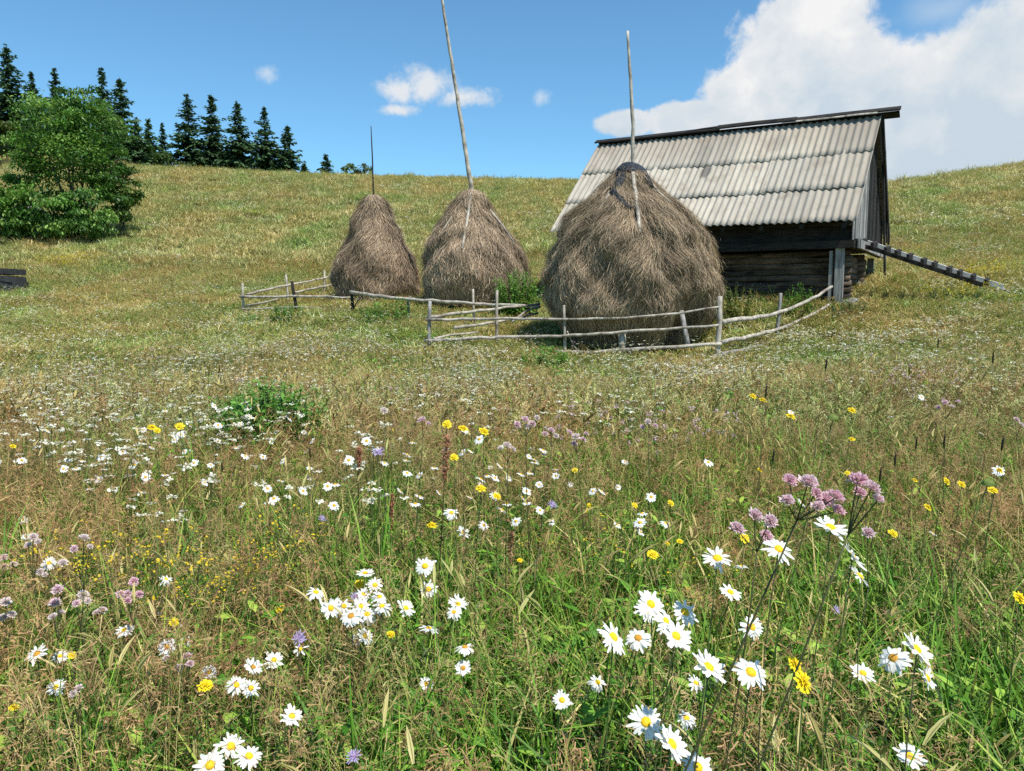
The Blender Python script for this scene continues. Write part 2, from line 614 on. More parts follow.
def scatter(name, cname, pts, idx, rot, scl, label, cat):
    me = bpy.data.meshes.new(name)
    me.vertices.add(len(pts))
    me.vertices.foreach_set('co', pts.astype(np.float32).ravel())
    a = me.attributes.new('idx', 'INT', 'POINT'); a.data.foreach_set('value', idx.astype(np.int32))
    a = me.attributes.new('rot', 'FLOAT_VECTOR', 'POINT'); a.data.foreach_set('vector', rot.astype(np.float32).ravel())
    a = me.attributes.new('scl', 'FLOAT_VECTOR', 'POINT'); a.data.foreach_set('vector', scl.astype(np.float32).ravel())
    me.update()
    o = link(name, me)
    ng = bpy.data.node_groups.new(name + '_scatter', 'GeometryNodeTree')
    ng.interface.new_socket('Geometry', in_out='INPUT', socket_type='NodeSocketGeometry')
    ng.interface.new_socket('Geometry', in_out='OUTPUT', socket_type='NodeSocketGeometry')
    gi = ng.nodes.new('NodeGroupInput'); go = ng.nodes.new('NodeGroupOutput')
    ip = ng.nodes.new('GeometryNodeInstanceOnPoints')
    ci = ng.nodes.new('GeometryNodeCollectionInfo')
    ci.inputs['Collection'].default_value = PROTO[cname]
    ci.inputs['Separate Children'].default_value = True
    ci.inputs['Reset Children'].default_value = True
    ip.inputs['Pick Instance'].default_value = True
    ng.links.new(gi.outputs[0], ip.inputs['Points'])
    ng.links.new(ci.outputs[0], ip.inputs['Instance'])
    for an, ty, sk in (('idx', 'INT', 'Instance Index'), ('rot', 'FLOAT_VECTOR', 'Rotation'), ('scl', 'FLOAT_VECTOR', 'Scale')):
        na = ng.nodes.new('GeometryNodeInputNamedAttribute')
        na.data_type = ty
        na.inputs['Name'].default_value = an
        ng.links.new(na.outputs['Attribute'], ip.inputs[sk])
    ng.links.new(ip.outputs[0], go.inputs[0])
    md = o.modifiers.new('scatter', 'NODES'); md.node_group = ng
    tag(o, label, cat, kind='stuff')
    return o


# shed footprint (needed to keep grass out)
TH = math.radians(32.0)
LX = Vector((math.cos(TH), -math.sin(TH), 0))     # along the eave, towards the right end
BX = Vector((math.sin(TH), math.cos(TH), 0))      # from the front to the back
R0 = Vector((7.63, 17.3, 0))                      # front right eave corner
SHL = 7.7                                         # length of the roof

CLEAR = [(at(276, 428, 5.1).x, 5.15, .27), (at(236, 422, 5.4).x, 5.4, .12), (at(516, 302, 19.6).x, 19.6, .5), (at(545, 366, 13.6).x, 13.6, .45)]
STACKS = []   # (x, y, r) of haystack bases


def keep_mask(x, y):
    k = np.ones(len(x), bool)
    dx = x - R0.x; dy = y - R0.y
    a = dx * LX.x + dy * LX.y; b = dx * BX.x + dy * BX.y
    k &= ~((a < -.3) & (a > -7.3) & (b > .95) & (b < 5.6))
    for (sx, sy, sr) in STACKS + CLEAR:
        k &= (x - sx) ** 2 + (y - sy) ** 2 > sr * sr
    return k


def sample_band(y0, y1, k, m, dens, seed):
    """random points in the wedge |x| < k*y + m between y0 and y1"""
    r = np.random.default_rng(seed)
    area = k * (y1 ** 2 - y0 ** 2) + 2 * m * (y1 - y0)
    n = int(area * dens)
    n2 = int(n * 1.0)
    y = r.uniform(y0, y1, n2 * 4)
    w = k * y + m
    acc = r.uniform(0, k * y1 + m, len(y)) < w
    y = y[acc][:n]
    x = r.uniform(-1, 1, len(y)) * (k * y + m)
    return x, y, r


def patchy(x, y, seed, f=.5):
    return wnoise(x * f, y * f * .8, seed)


STACK_XY = {'big': at(630, 346, 16.5), 'mid': at(475, 304, 21.5), 'left': at(378, 300, 23.6)}
STACKS = [(STACK_XY['big'].x, STACK_XY['big'].y, 1.5), (STACK_XY['mid'].x, STACK_XY['mid'].y, 1.2), (STACK_XY['left'].x, STACK_XY['left'].y, 1.0)]


def weights_choice(r, W):
    W = W / W.sum(1, keepdims=True)
    c = np.cumsum(W, 1)
    u = r.uniform(0, 1, (len(W), 1))
    return (u > c).sum(1).clip(0, W.shape[1] - 1)


def grass_band(name, cname, y0, y1, k, m, dens, seed, groups, wfun, smin, smax, label, tilt=.18, ystretch=1.0):
    x, y, r = sample_band(y0, y1, k, m, dens, seed)
    ok = keep_mask(x, y)
    if y0 < 2:
        ok &= (x ** 2 + y ** 2) > .40 ** 2
    x, y = x[ok], y[ok]
    W = wfun(x, y)
    g = weights_choice(r, W)
    idx = np.zeros(len(x), int)
    for gi, (a, b) in enumerate(groups):
        s = g == gi
        idx[s] = r.integers(a, b, s.sum())
    z = H(x, y)
    rot = np.stack([r.normal(0, tilt, len(x)), r.normal(0, tilt, len(x)) + .04, r.uniform(0, 2 * PI, len(x))], -1)
    s = r.uniform(smin, smax, len(x)) * (1 + .12 * patchy(x, y, 33, .8))
    short = 1 - .48 * sig((y - 9.0) * .9) * sig((27 - y) * .5)
    scl = np.stack([s, s, s * r.uniform(.8, 1.2, len(x)) * ystretch * short], -1)
    scatter(name, cname, np.stack([x, y, z], -1), idx, rot, scl, label, 'grass')


sig = lambda t: 1 / (1 + np.exp(-t))


def w_near(x, y):
    p = patchy(x, y, 21, 1.4); q = patchy(x, y, 22, 2.3)
    green = 1.5 + 1.2 * sig(2.5 * p)
    fine = .55 + 0 * x
    red = .34 + 1.1 * sig(-4.0 * p - 1.0) + .8 * sig((y - 2.8) * 2)
    straw = .22 + .3 * sig(3 * q)
    herb = .45 + 1.0 * sig(3 * q - 1.0)
    tall = .6 + 0 * x
    return np.stack([green, fine, red, straw, herb, tall], -1)


def w_mid(x, y):
    p = patchy(x, y, 21, .9); q = patchy(x, y, 22, 1.3)
    return np.stack([1.0 + 1.1 * sig(3 * p), (1.3 + 1.3 * sig(-3 * p)) * (1 - .72 * sig((y - 10.0) * 1.0)), .35 + .5 * sig(3 * q), .15 + .5 * sig(4 * q - 2)], -1)


def w_far(x, y):
    p = patchy(x, y, 24, .5)
    return np.stack([.9 + 1.2 * sig(3 * p), (1.0 + 1.0 * sig(-3 * p)), .45 + .7 * sig(-3 * p)], -1)


def w_hill(x, y):
    p = patchy(x, y, 25, .25)
    ridge = sig((y - 50) / 4)
    return np.stack([1.0 + 1.0 * sig(3 * p), 1.0 + 1.0 * sig(-3 * p) + 1.2 * ridge], -1)


grass_band('foreground_grass', 'near_clumps', .15, 5.2, .85, .7, 330, 101,
           [(0, 4), (4, 7), (7, 11), (11, 13), (13, 16), (16, 18)], w_near, .75, 1.15, 'tall mixed green and russet meadow grass filling the foreground')
grass_band('meadow_grass', 'mid_clumps', 5.0, 14.5, .78, 1.5, 95, 102,
           [(0, 4), (4, 8), (8, 10), (10, 12)], w_mid, .75, 1.15, 'russet and green seeding grass of the middle meadow')
grass_band('slope_grass', 'far_clumps', 14.0, 33, .78, 2, 24, 103,
           [(0, 3), (3, 7), (7, 9)], w_far, .75, 1.15, 'olive meadow grass on the lower slope around the haystacks')
grass_band('hill_grass', 'hill_clumps', 32, 72, .78, 4, 5.5, 104,
           [(0, 3), (3, 6)], w_hill, .8, 1.2, 'dry olive grass covering the upper hillside to the ridge')

# ------------------------------------------------------------------ haystacks
def haystack(key, label, base, v_base, Y, prof, nstr, slen, swid, seed, lean=(0, 0), bite=None, hue=(1, 1, 1)):
    """prof: list of (v, half width px) from base up; a pole, sticks added by the caller"""
    r = np.random.default_rng(seed)
    pm = Y / F
    bx, by = base.x, base.y
    gz = h1(bx, by)
    zb = zat(v_base, Y)
    hs = np.array([zat(v, Y) for v, w in prof]); rs = np.array([w * pm * (.94 if key == 'big' and v > 255 else .965) for v, w in prof])
    hs[0] = min(hs[0], gz - .05)
    root = empty('haystack', (bx, by, gz), label, 'haystack', 'haystacks standing in the meadow')
    z0, z1 = hs[0], hs[-1]

    def rad(z, th):
        b = np.interp(z, hs, rs)
        f = np.clip((z1 - z) / .6, 0, 1)
        ax, ay = np.cos(th) * b, np.sin(th) * b
        n = .11 * wnoise(ax * 1.5 + z, ay * 1.5 - z * .8, seed) + .085 * wnoise(ax * 3.4 - z * 2.0, ay * 3.4 + z * 2.6, seed + 1) + .05 * wnoise(ax * 8 + z * 6, ay * 8 - z * 5, seed + 2)
        if bite is not None:
            bth, bz, bs, bh, bd = bite
            d = np.angle(np.exp(1j * (th - bth)))
            b = b - bd * np.exp(-(d / bs) ** 2 - ((z - bz) / bh) ** 2)
        return np.maximum(b + n * f, .01)

    def pos(z, th, rr):
        k = (z - z0) / (z1 - z0)
        return np.stack([bx + lean[0] * k ** 1.5 + rr * np.cos(th), by + lean[1] * k ** 1.5 + rr * np.sin(th), z], -1)

    nz, nt = 60, 96
    zz = np.linspace(z0, z1, nz); tt = np.arange(nt) * 2 * PI / nt
    Zg, Tg = np.meshgrid(zz, tt, indexing='ij')
    R = rad(Zg, Tg) - .03
    R[-1] = .01
    V = pos(Zg, Tg, np.maximum(R, .01)).reshape(-1, 3)
    i = np.arange(nz - 1)[:, None] * nt + np.arange(nt)[None, :]
    j = np.arange(nz - 1)[:, None] * nt + (np.arange(nt)[None, :] + 1) % nt
    q = np.stack([i, j, j + nt, i + nt], -1).reshape(-1, 4)
    mb = MB()
    mb.add(V, q, None, np.array([.20, .155, .11]) * np.array(hue))
    # strands: importance by area
    fine = np.linspace(z0 + .02, z1, 400)
    wgt = np.interp(fine, hs, rs) + .05
    cdf = np.cumsum(wgt); cdf /= cdf[-1]
    n = nstr
    z = np.interp(r.uniform(0, 1, n), cdf, fine)
    th = r.uniform(0, 2 * PI, n)
    # shared direction per tuft
    hx, hy = np.cos(th) * np.interp(z, hs, rs), np.sin(th) * np.interp(z, hs, rs)
    tilt = .52 * wnoise(hx * 3 + z * 1.3, hy * 3 - z * 2.1, seed + 5) + .42 * wnoise(hx * 9 - z * 5, hy * 9 + z * 4, seed + 6) + r.normal(0, .33, n)
    L = slen * r.uniform(.45, 1.25, n)
    lift = np.abs(r.normal(0, .045, n)) + .01
    wild = r.uniform(0, 1, n) < .11
    lift[wild] += r.uniform(.02, .09, wild.sum()); tilt[wild] += r.normal(0, .8, wild.sum())
    s = np.array([0, .4, .75, 1.0])
    Zs = z[:, None] - L[:, None] * np.cos(tilt)[:, None] * s[None, :] * .92
    Zs = np.maximum(Zs, gz + .0)
    rz = np.maximum(np.interp(Zs, hs, rs), .12)
    Ts = th[:, None] + (L * np.sin(tilt))[:, None] * s[None, :] / np.maximum(rz, .3)
    RR = rad(Zs, Ts) + lift[:, None] * np.array([.1, .8, 1.0, .8])[None, :] * (1 + .7 * (r.uniform(-1, 1, (n, 1))))
    # on the overhang the strand hangs free instead of following the surface inward
    RR = np.maximum(RR, RR[:, :1] - .16 * (s[None, :]))
    P = pos(Zs, Ts, RR)
    tang = np.stack([-np.sin(th), np.cos(th), np.zeros(n)], -1)
    rad_ = np.stack([np.cos(th), np.sin(th), np.zeros(n)], -1)
    k = r.normal(0, .6, (n, 1))
    side = tang * np.cos(k) + rad_ * np.sin(k)
    pal = np.array([(.43, .325, .215), (.35, .26, .17), (.50, .39, .265), (.27, .20, .135), (.60, .48, .33), (.39, .29, .19)])
    c = pick(pal, n, r, .2) * np.array(hue)
    # darker and paler patches of strand tone from noise
    tn = np.clip(.5 + .3 * wnoise(hx * 2.2 + z * 2, hy * 2.2 - z * 2.4, seed + 8) + .3 * wnoise(hx * 7 - z * 6, hy * 7 + z * 5, seed + 9), 0, 1.3)
    c *= (.58 + .75 * tn)[:, None] * np.array([.95, .94, .91])
    W = swid * r.uniform(.5, 1.1, (n, 1)) * np.array([[.8, 1, .8, .15]])
    mb.add(*_v(ribbons(P, W, side, c)))
    o = np.array((bx, by, gz))
    mb.build('hay', M['hay'], root, origin=o)
    return root, o, pos, rad


def child_tube(root, o, name, pts, rad_, mat, sides=7, col=(1, 1, 1), label=None, wob=.08):
    mb = MB()
    pts = [Vector(p) for p in pts]
    # densify with a little natural crookedness
    out = []; rr = []
    if not hasattr(rad_, '__len__'): rad_ = [rad_] * len(pts)
    for i in range(len(pts) - 1):
        m = max(2, int((pts[i + 1] - pts[i]).length / .22))
        for k in range(m):
            f = k / m
            p = pts[i].lerp(pts[i + 1], f)
            if 0 < i + k:
                p = p + Vector((random.gauss(0, 1), random.gauss(0, 1), random.gauss(0, 1))) * rad_[i] * (.24 if name == 'rail' else .09)
            out.append(p); rr.append(rad_[i] * (1 - f) + rad_[i + 1] * f)
    out.append(pts[-1]); rr.append(rad_[-1])
    addtube(mb, out, rr, sides, col, wob)
    ob = mb.build(name, mat, root, origin=o)
    if label: ob['label'] = label
    return ob


big_prof = [(346, 52), (338, 58), (330, 66), (322, 77), (314, 86), (300, 90), (290, 89.5), (278, 88), (262, 84), (248, 77), (237, 73), (225, 64), (214, 54), (204, 43.5), (196, 35), (188, 27), (181, 20.5), (175, 16), (170, 11), (167, 2)]
bb = STACK_XY['big']
big, ob_, posb, radb = haystack('big', 'largest haystack, round and bulging, capped with black plastic, beside the wooden shed', bb, 346, 16.5, big_prof, 85000, .34, .0042, 3,
                                lean=(-.10, 0), bite=(-.98, .95, .20, .40, .55))
pz = zat(170, 16.5)
child_tube(big, ob_, 'pole', [(bb.x, bb.y, pz - .6), (bb.x - .01, bb.y, pz + .9), tuple(at(627.5, 31, 16.5))], [.045, .04, .028], M['pale_wood'])
# sticks laid over the hay
def on_stack(u, v, Y, pos, rad, bx, by, lift=.05):
    z = zat(v, Y - .8)
    # walk along the ray to the surface
    d = ray(u, v)
    for k in np.linspace(Y - 3, Y + .3, 400):
        p = Vector((d.x * k / d.y, k, CZ + d.z * k / d.y))
        r_ = math.hypot(p.x - bx, p.y - by)
        t_ = math.atan2(p.y - by, p.x - bx)
        if r_ < float(rad(np.array(p.z), np.array(t_))) + lift:
            return p
    return Vector((d.x * Y / d.y, Y, CZ + d.z * Y / d.y))


def stick(root, o, pts, Y, pos, rad, b, r_, mat, sides=6):
    P = [on_stack(u, v, Y, pos, rad, b.x, b.y) for u, v in pts]
    return child_tube(root, o, 'hanging_stick', P, r_, mat, sides)


stick(big, ob_, [(633, 173), (634, 186), (637, 205), (640, 233)], 16.5, posb, radb, bb, [.045, .05, .045, .03], M['pale_wood'])
stick(big, ob_, [(611, 190), (602, 206), (594, 220)], 16.5, posb, radb, bb, [.035, .03, .02], M['pale_wood'])
stick(big, ob_, [(606, 178), (588, 198), (578, 214)], 16.5, posb, radb, bb, [.025, .02, .014], M['pale_wood'])
stick(big, ob_, [(650, 182), (660, 193), (670, 202)], 16.5, posb, radb, bb, [.025, .02, .015], M['pale_wood'])


def plastic_mat():
    m, nt = mat_new('black_plastic')
    N = NT(nt)
    p = N.n('ShaderNodeBsdfPrincipled')
    p.inputs['Base Color'].default_value = (.015, .016, .018, 1)
    p.inputs['Roughness'].default_value = .38
    co = N.n('ShaderNodeTexCoord').outputs['Object']
    nz = N.noise(co, 11, 5, .6, 1.5)
    b = N.n('ShaderNodeBump'); b.inputs['Strength'].default_value = .9; b.inputs['Distance'].default_value = .06
    N.l(nz, b.inputs['Height']); N.l(b.outputs[0], p.inputs['Normal'])
    N.l(p.outputs[0], N.n('ShaderNodeOutputMaterial').inputs[0])
    return m


M['plastic'] = plastic_mat()


def plastic_patch(root, o, pts, Y, pos, rad, b, w, seed):
    """crumpled strip of sheet lying on the hay along screen points"""
    r = np.random.default_rng(seed)
    P = [on_stack(u, v, Y, pos, rad, b.x, b.y, .05) for u, v in pts]
    n = 22; m = 12
    seglen = len(P) - 1
    V = []
    for i in range(n):
        f = i / (n - 1) * seglen; k = min(int(f), seglen - 1); f -= k
        p = P[k].lerp(P[k + 1], f)
        d = (P[k + 1] - P[k]).normalized()
        out = Vector((p.x - b.x, p.y - b.y, .35)).normalized()
        sd = d.cross(out).normalized()
        wi = w[k] * (1 - f) + w[k + 1] * f
        wi *= 1 + r.uniform(-.25, .25)
        for j in range(m):
            g = j / (m - 1) * 2 - 1
            q = p + sd * g * wi + out * (.05 * (1 - g * g) + .022 * math.sin(i * 1.7 + j * 2.1 + seed) + r.uniform(-.012, .012)) - Vector((0, 0, .12)) * abs(g) ** 2 * wi
            V.append(tuple(q))
    i = (np.arange(n - 1)[:, None] * m + np.arange(m - 1)[None, :]).ravel()
    mb = MB(); mb.add(np.array(V), np.stack([i, i + 1, i + m + 1, i + m], -1))
    ob = mb.build('plastic_cover', M['plastic'], root, origin=o)
    md = ob.modifiers.new('sub', 'SUBSURF'); md.levels = 1; md.render_levels = 1
    return ob


# cap: a sheet folded over the very top
def plastic_cap(root, o, b, zc, rx):
    n, m = 30, 9
    r = np.random.default_rng(4)
    V = []
    for j in range(m):
        g = j / (m - 1)
        for i in range(n):
            a = 2 * PI * i / n
            rr = rx * math.sin(g * PI / 2) * (1 + .16 * math.sin(a * 3 + 1) + .10 * math.sin(a * 7) * g)
            zz = zc + .17 * math.cos(g * PI / 2) - .14 * g * g * (1 + .55 * math.sin(a * 2 + 2.6)) + .025 * math.sin(a * 9 + g * 5) * g
            V.append((b.x - .07 + rr * math.cos(a) + r.uniform(-.01, .01), b.y + rr * math.sin(a), zz + r.uniform(-.012, .012)))
    qs = []
    for j in range(m - 1):
        for i in range(n):
            i2 = (i + 1) % n
            qs.append((j * n + i, (j + 1) * n + i, (j + 1) * n + i2, j * n + i2))
    mb = MB(); mb.add(np.array(V), qs)
    ob = mb.build('plastic_cover', M['plastic'], root, origin=o)
    md = ob.modifiers.new('sub', 'SUBSURF'); md.levels = 1; md.render_levels = 1


plastic_cap(big, ob_, bb, pz - .01, .36)
plastic_patch(big, ob_, [(621, 172), (618, 183), (611, 191)], 16.5, posb, radb, bb, [.16, .13, .10], 1)
plastic_patch(big, ob_, [(611, 190), (618, 199), (627, 207), (634, 208)], 16.5, posb, radb, bb, [.10, .09, .07, .06], 2)
plastic_patch(big, ob_, [(646, 176), (650, 183), (652, 187)], 16.5, posb, radb, bb, [.07, .06, .04], 5)
# prop stake under the hay
child_tube(big, ob_, 'prop_stake', [tuple(at(622, 356, 14.75)), tuple(at(622, 334, 14.75))], .075, M['pale_wood'], 8)
child_tube(big, ob_, 'prop_stick', [tuple(at(681, 311, 14.95)), tuple(at(688, 346, 14.7))], .05, M['grey_wood'], 7)

mid_prof = [(304, 46), (296, 50), (288, 52.5), (280, 53), (271, 52.5), (262, 51), (252, 47), (244, 42), (236, 36.5), (228, 31), (220, 26), (212, 21), (205, 17.5), (198, 13.5), (192, 9), (188, 2)]
mb_ = STACK_XY['mid']
mid, om_, posm, radm = haystack('mid', 'middle haystack of the three, broad cone with a tall leaning pole', mb_, 304, 21.5, mid_prof, 46000, .36, .0056, 8, lean=(-.1, 0), hue=(.93, .92, .95))
tp = at(471.5, 190, 21.4)
child_tube(mid, om_, 'pole', [tp + Vector((.1, 0, -.8)), tp, at(457, 95, 21.4), at(437, -32, 21.4)], [.066, .062, .048, .032], M['pale_wood'], 8)
stick(mid, om_, [(471, 193), (467, 222), (462, 249)], 21.5, posm, radm, mb_, [.04, .04, .035], M['pale_wood'])
stick(mid, om_, [(453, 215), (440, 235), (428, 250)], 21.5, posm, radm, mb_, [.03, .025, .02], M['pale_wood'])
stick(mid, om_, [(490, 210), (503, 226), (515, 244)], 21.5, posm, radm, mb_, [.03, .025, .02], M['pale_wood'])

left_prof = [(302, 36), (296, 39), (288, 41.5), (279, 42.5), (270, 41), (261, 37.5), (252, 33), (244, 28.5), (236, 24.5), (228, 20.5), (220, 17.5), (212, 15), (206, 13), (200, 10.5), (196, 7), (194, 2)]
lb_ = STACK_XY['left']
lef, ol_, posl, radl = haystack('left', 'smallest haystack, leftmost of the three, narrow with a thin rod on top', lb_, 302, 23.6, left_prof, 36000, .36, .006, 14, lean=(-.08, 0), hue=(.90, .88, .90))
tp = at(373.5, 196, 23.5)
child_tube(lef, ol_, 'pole', [tp + Vector((0, 0, -.6)), tp, at(372, 150, 23.5), at(371, 126, 23.5)], [.03, .026, .02, .013], M['black_wood'], 6)
stick(lef, ol_, [(361, 215), (357, 234), (358, 254)], 23.6, posl, radl, lb_, [.02, .022, .035], M['pale_wood'])
stick(lef, ol_, [(388, 222), (400, 238), (408, 254)], 23.6, posl, radl, lb_, [.02, .02, .02], M['black_wood'])


# ------------------------------------------------------------------ shed
def roof_mat():
    m, nt = mat_new('corrugated_cement_sheet')
    N = NT(nt)
    a = N.n('ShaderNodeAttribute', attribute_name='c').outputs['Color']   # R along eave /8, G up the slope, B sheet tone
    sep = N.n('ShaderNodeSeparateColor'); N.l(a, sep.inputs[0])
    s_, r_, t_ = sep.outputs
    comb = N.n('ShaderNodeCombineXYZ')
    N.l(N.math('MULTIPLY', s_, 8.0), comb.inputs[0]); N.l(N.math('MULTIPLY', r_, 4.3), comb.inputs[1])
    v = comb.outputs[0]
    n1 = N.noise(N.mapping(v, (9, 1.0, 1)), 1.0, 5, .6)       # run-off streaks
    n2 = N.noise(v, 1.3, 5, .65)
    n3 = N.noise(v, 26, 4, .7)                                  # grit and lichen
    c = N.ramp(n1, [(.30, (.315, .28, .225)), (.50, (.395, .36, .297)), (.72, (.455, .42, .355))])
    c = N.mix(N.sstep(n2, .50, .72), c, (.275, .23, .18))
    c = N.mix(N.sstep(n3, .58, .72), c, (.18, .17, .15))
    # older, browner towards the ridge and the left end
    up = N.sstep(r_, .55, 1.05)
    c = N.mix(N.math('MULTIPLY', up, .55), c, (.25, .205, .16))
    c = N.mix(N.math('MULTIPLY', N.sstep(s_, .34, .0), .55), c, (.27, .235, .19))
    # a dark mossy stain where a row joint leaks
    def blob(s0, r0_, ss, rr):
        ds = N.math('DIVIDE', N.math('SUBTRACT', s_, s0), ss)
        dr = N.math('DIVIDE', N.math('SUBTRACT', r_, r0_), rr)
        d = N.math('ADD', N.math('MULTIPLY', ds, ds), N.math('MULTIPLY', dr, dr))
        d = N.math('ADD', d, N.math('MULTIPLY', N.math('SUBTRACT', n2, .5), 1.6))
        return N.sstep(d, 1.0, .2)
    c = N.mix(N.math('MULTIPLY', blob(.50, .565, .022, .085), .75), c, (.09, .085, .075))
    c = N.mix(N.math('MULTIPLY', blob(.53, .78, .03, .16), .4), c, (.18, .165, .14))
    c = N.mix(N.math('MULTIPLY', blob(.30, .82, .05, .12), .4), c, (.2, .18, .15))
    c = N.mix(1.0, c, N.ramp(t_, [(0, (.86, .86, .87)), (1, (1.1, 1.09, 1.07))]), 'MULTIPLY')
    p = N.n('ShaderNodeBsdfPrincipled')
    N.l(c, p.inputs['Base Color'])
    p.inputs['Roughness'].default_value = .9
    p.inputs['Specular IOR Level'].default_value = .15
    b = N.n('ShaderNodeBump'); b.inputs['Strength'].default_value = .35; b.inputs['Distance'].default_value = .01
    N.l(n3, b.inputs['Height']); N.l(b.outputs[0], p.inputs['Normal'])
    N.l(p.outputs[0], N.n('ShaderNodeOutputMaterial').inputs[0])
    return m


M['roof'] = roof_mat()
SB = Vector((R0.x - LX.x * 3.8 + BX.x * 3, R0.y - LX.y * 3.8 + BX.y * 3, 0))
SB.z = h1(SB.x, SB.y)
shed = empty('wooden_shed', SB, 'weathered log shed with a grey corrugated sheet roof behind the largest haystack', 'shed')
so = np.array(SB)


def sp_(a, b, z):
    """shed point: a metres left of the right roof end, b metres back from the front eave"""
    p = R0 - LX * a + BX * b
    return Vector((p.x, p.y, z))


eaveR = at(857, 221, R0.y); eaveR = Vector((R0.x, R0.y, eaveR.z))
pl = sp_(7.75, 0, 0); eaveL = Vector((pl.x, pl.y, zat(232, pl.y)))
pr = sp_(-.02, 3.1, 0); ridgeR = Vector((pr.x, pr.y, zat(116, pr.y)))
pl2 = sp_(7.85, 3.15, 0); ridgeL = Vector((pl2.x, pl2.y, zat(146, pl2.y)))
beR = sp_(0, 5.75, eaveR.z + .15); beL = sp_(7.8, 5.9, eaveL.z + .1)


def slope(mb, eR, eL, rR, rL, flip=False, rows=3, sheets=7, seed=0, under=False):
    r = np.random.default_rng(seed)
    nrm = ((rR - eR).cross(eL - eR)).normalized()
    if nrm.z < 0: nrm = -nrm
    length = (eL - eR).length
    pitch = .168
    npitch = round(length / pitch)
    per = 10
    su = np.linspace(0, 1, npitch * per + 1)
    for row in range(rows):
        for sh in range(sheets):
            a0 = sh / sheets; a1 = (sh + 1) / sheets + .016
            a1 = min(a1, 1.0)
            uu = su[(su >= a0 - 1e-6) & (su <= a1 + 1e-6)]
            dr = r.normal(0, .0022); tilt = r.normal(0, .0012)
            lo = row / rows - (.035 if row else .0) + dr
            hi = (row + 1) / rows + .0
            vv = np.linspace(lo, hi, 7)
            U, Vv = np.meshgrid(uu, vv, indexing='ij')
            sag = -.05 * np.sin(PI * U) * np.sin(PI * np.clip(Vv, 0, 1))
            e = np.array(eR)[None, None] * (1 - U)[..., None] + np.array(eL)[None, None] * U[..., None]
            t = np.array(rR)[None, None] * (1 - U)[..., None] + np.array(rL)[None, None] * U[..., None]
            P = e * (1 - Vv)[..., None] + t * Vv[..., None]
            lift = .021 * np.cos(2 * PI * U * npitch) + sag + ((.012 + .018 * (1 - (Vv - lo) / (hi - lo))) if row else .018 * (1 - Vv * rows)) + .006 * (sh % 2) + tilt * (U - a0) * 20
            lift = lift + .006 * np.sin(U * 60 + row * 3) + r.normal(0, .0015)
            P = P + np.array(nrm)[None, None] * lift[..., None]
            edge = .012 * np.sin(U * 90 + row * 5 + seed)
            P[:, 0] += np.array((rR - eR).normalized())[None] * edge[:, 0][:, None]
            tone = r.uniform(0, 1)
            c = np.stack([U * length / 8, Vv, np.full_like(U, tone)], -1).reshape(-1, 3)
            n, m = U.shape
            top = P.reshape(-1, 3); bot = top - np.array(nrm) * .009
            i = (np.arange(n - 1)[:, None] * m + np.arange(m - 1)[None, :]).ravel()
            q = np.stack([i, i + m, i + m + 1, i + 1], -1)
            N0 = n * m
            qb = np.stack([i, i + 1, i + m + 1, i + m], -1) + N0
            e0 = np.arange(n - 1) * m
            qe = np.stack([e0, e0 + N0, e0 + m + N0, e0 + m], -1)
            s0 = np.arange(m - 1); s1 = s0 + (n - 1) * m
            qs = np.stack([s0, s0 + 1, s0 + 1 + N0, s0 + N0], -1)
            qs2 = np.stack([s1, s1 + N0, s1 + 1 + N0, s1 + 1], -1)
            mb.add(np.concatenate([top, bot]), np.concatenate([q, qb, qe, qs, qs2]), None, np.concatenate([c, c]))


mb = MB()
slope(mb, eaveR, eaveL, ridgeR, ridgeL, seed=3)
slope(mb, beR, beL, ridgeR - Vector((0, 0, .015)), ridgeL - Vector((0, 0, .015)), seed=9)
roof = mb.build('roof', M['roof'], shed, origin=so)
roof.data.shade_smooth() if hasattr(roof.data, 'shade_smooth') else None

# ridge boards
mb = MB()
rl = (ridgeL - ridgeR)
upv = Vector((0, 0, 1))
def ridge_pt(f, dz=0, db=0):
    return ridgeR + rl * f + upv * dz + BX * db
addbox(mb, ridge_pt(-.055, .055, -.16), rl * .36, BX * .17 + upv * .10, upv * .045, nx=4, jit=.004)
addbox(mb, ridge_pt(.26, .075, -.14), rl * .27, BX * .16 + upv * .10, upv * .05, nx=4, jit=.006)
addbox(mb, ridge_pt(.52, .05, -.13), rl * .49, BX * .15 + upv * .09, upv * .04, nx=6, jit=.006)
addbox(mb, ridge_pt(-.05, .05, .02), rl * 1.05, BX * .16 - upv * .10, upv * .04, nx=6, jit=.006)
mb.build('ridge_board', M['black_wood'], roof, False, so)
mb = MB()
addbox(mb, ridge_pt(.01, .035, -.19), rl * .25, BX * .045 + upv * .05, upv * .02, nx=4, jit=.004)
o_ = mb.build('flashing_strip', M['pale_wood'], roof, False, so)
child = child_tube(roof, so, 'ridge_pole', [ridge_pt(.30, .17, -.06), ridge_pt(.42, .15, -.06), ridge_pt(.55, .15, -.05), ridge_pt(.66, .10, -.05)], [.03, .045, .045, .03], M['black_wood'], 7)

# loft floor and its front beam
zf = eaveR.z - .40
mb = MB()
for k in range(8):
    addbox(mb, sp_(.06 + k * 1.03, .64, zf - .12), -LX * .15, BX * 4.9, upv * .13, nx=4, jit=.006)
addbox(mb, sp_(.03, .63, zf + .015), -LX * 7.5, BX * 4.95, upv * .05)
mb.build('loft_floor', M['black_wood'], shed, False, so)  # floor and joists coloured black to give the shade under the loft
mb = MB()
addbox(mb, sp_(-.02, .60, zf - .15), -LX * .075, BX * 4.95, upv * .20, nx=6, jit=.008)
mb.build('floor_edge_beam', M['grey_wood'], shed, False, so)

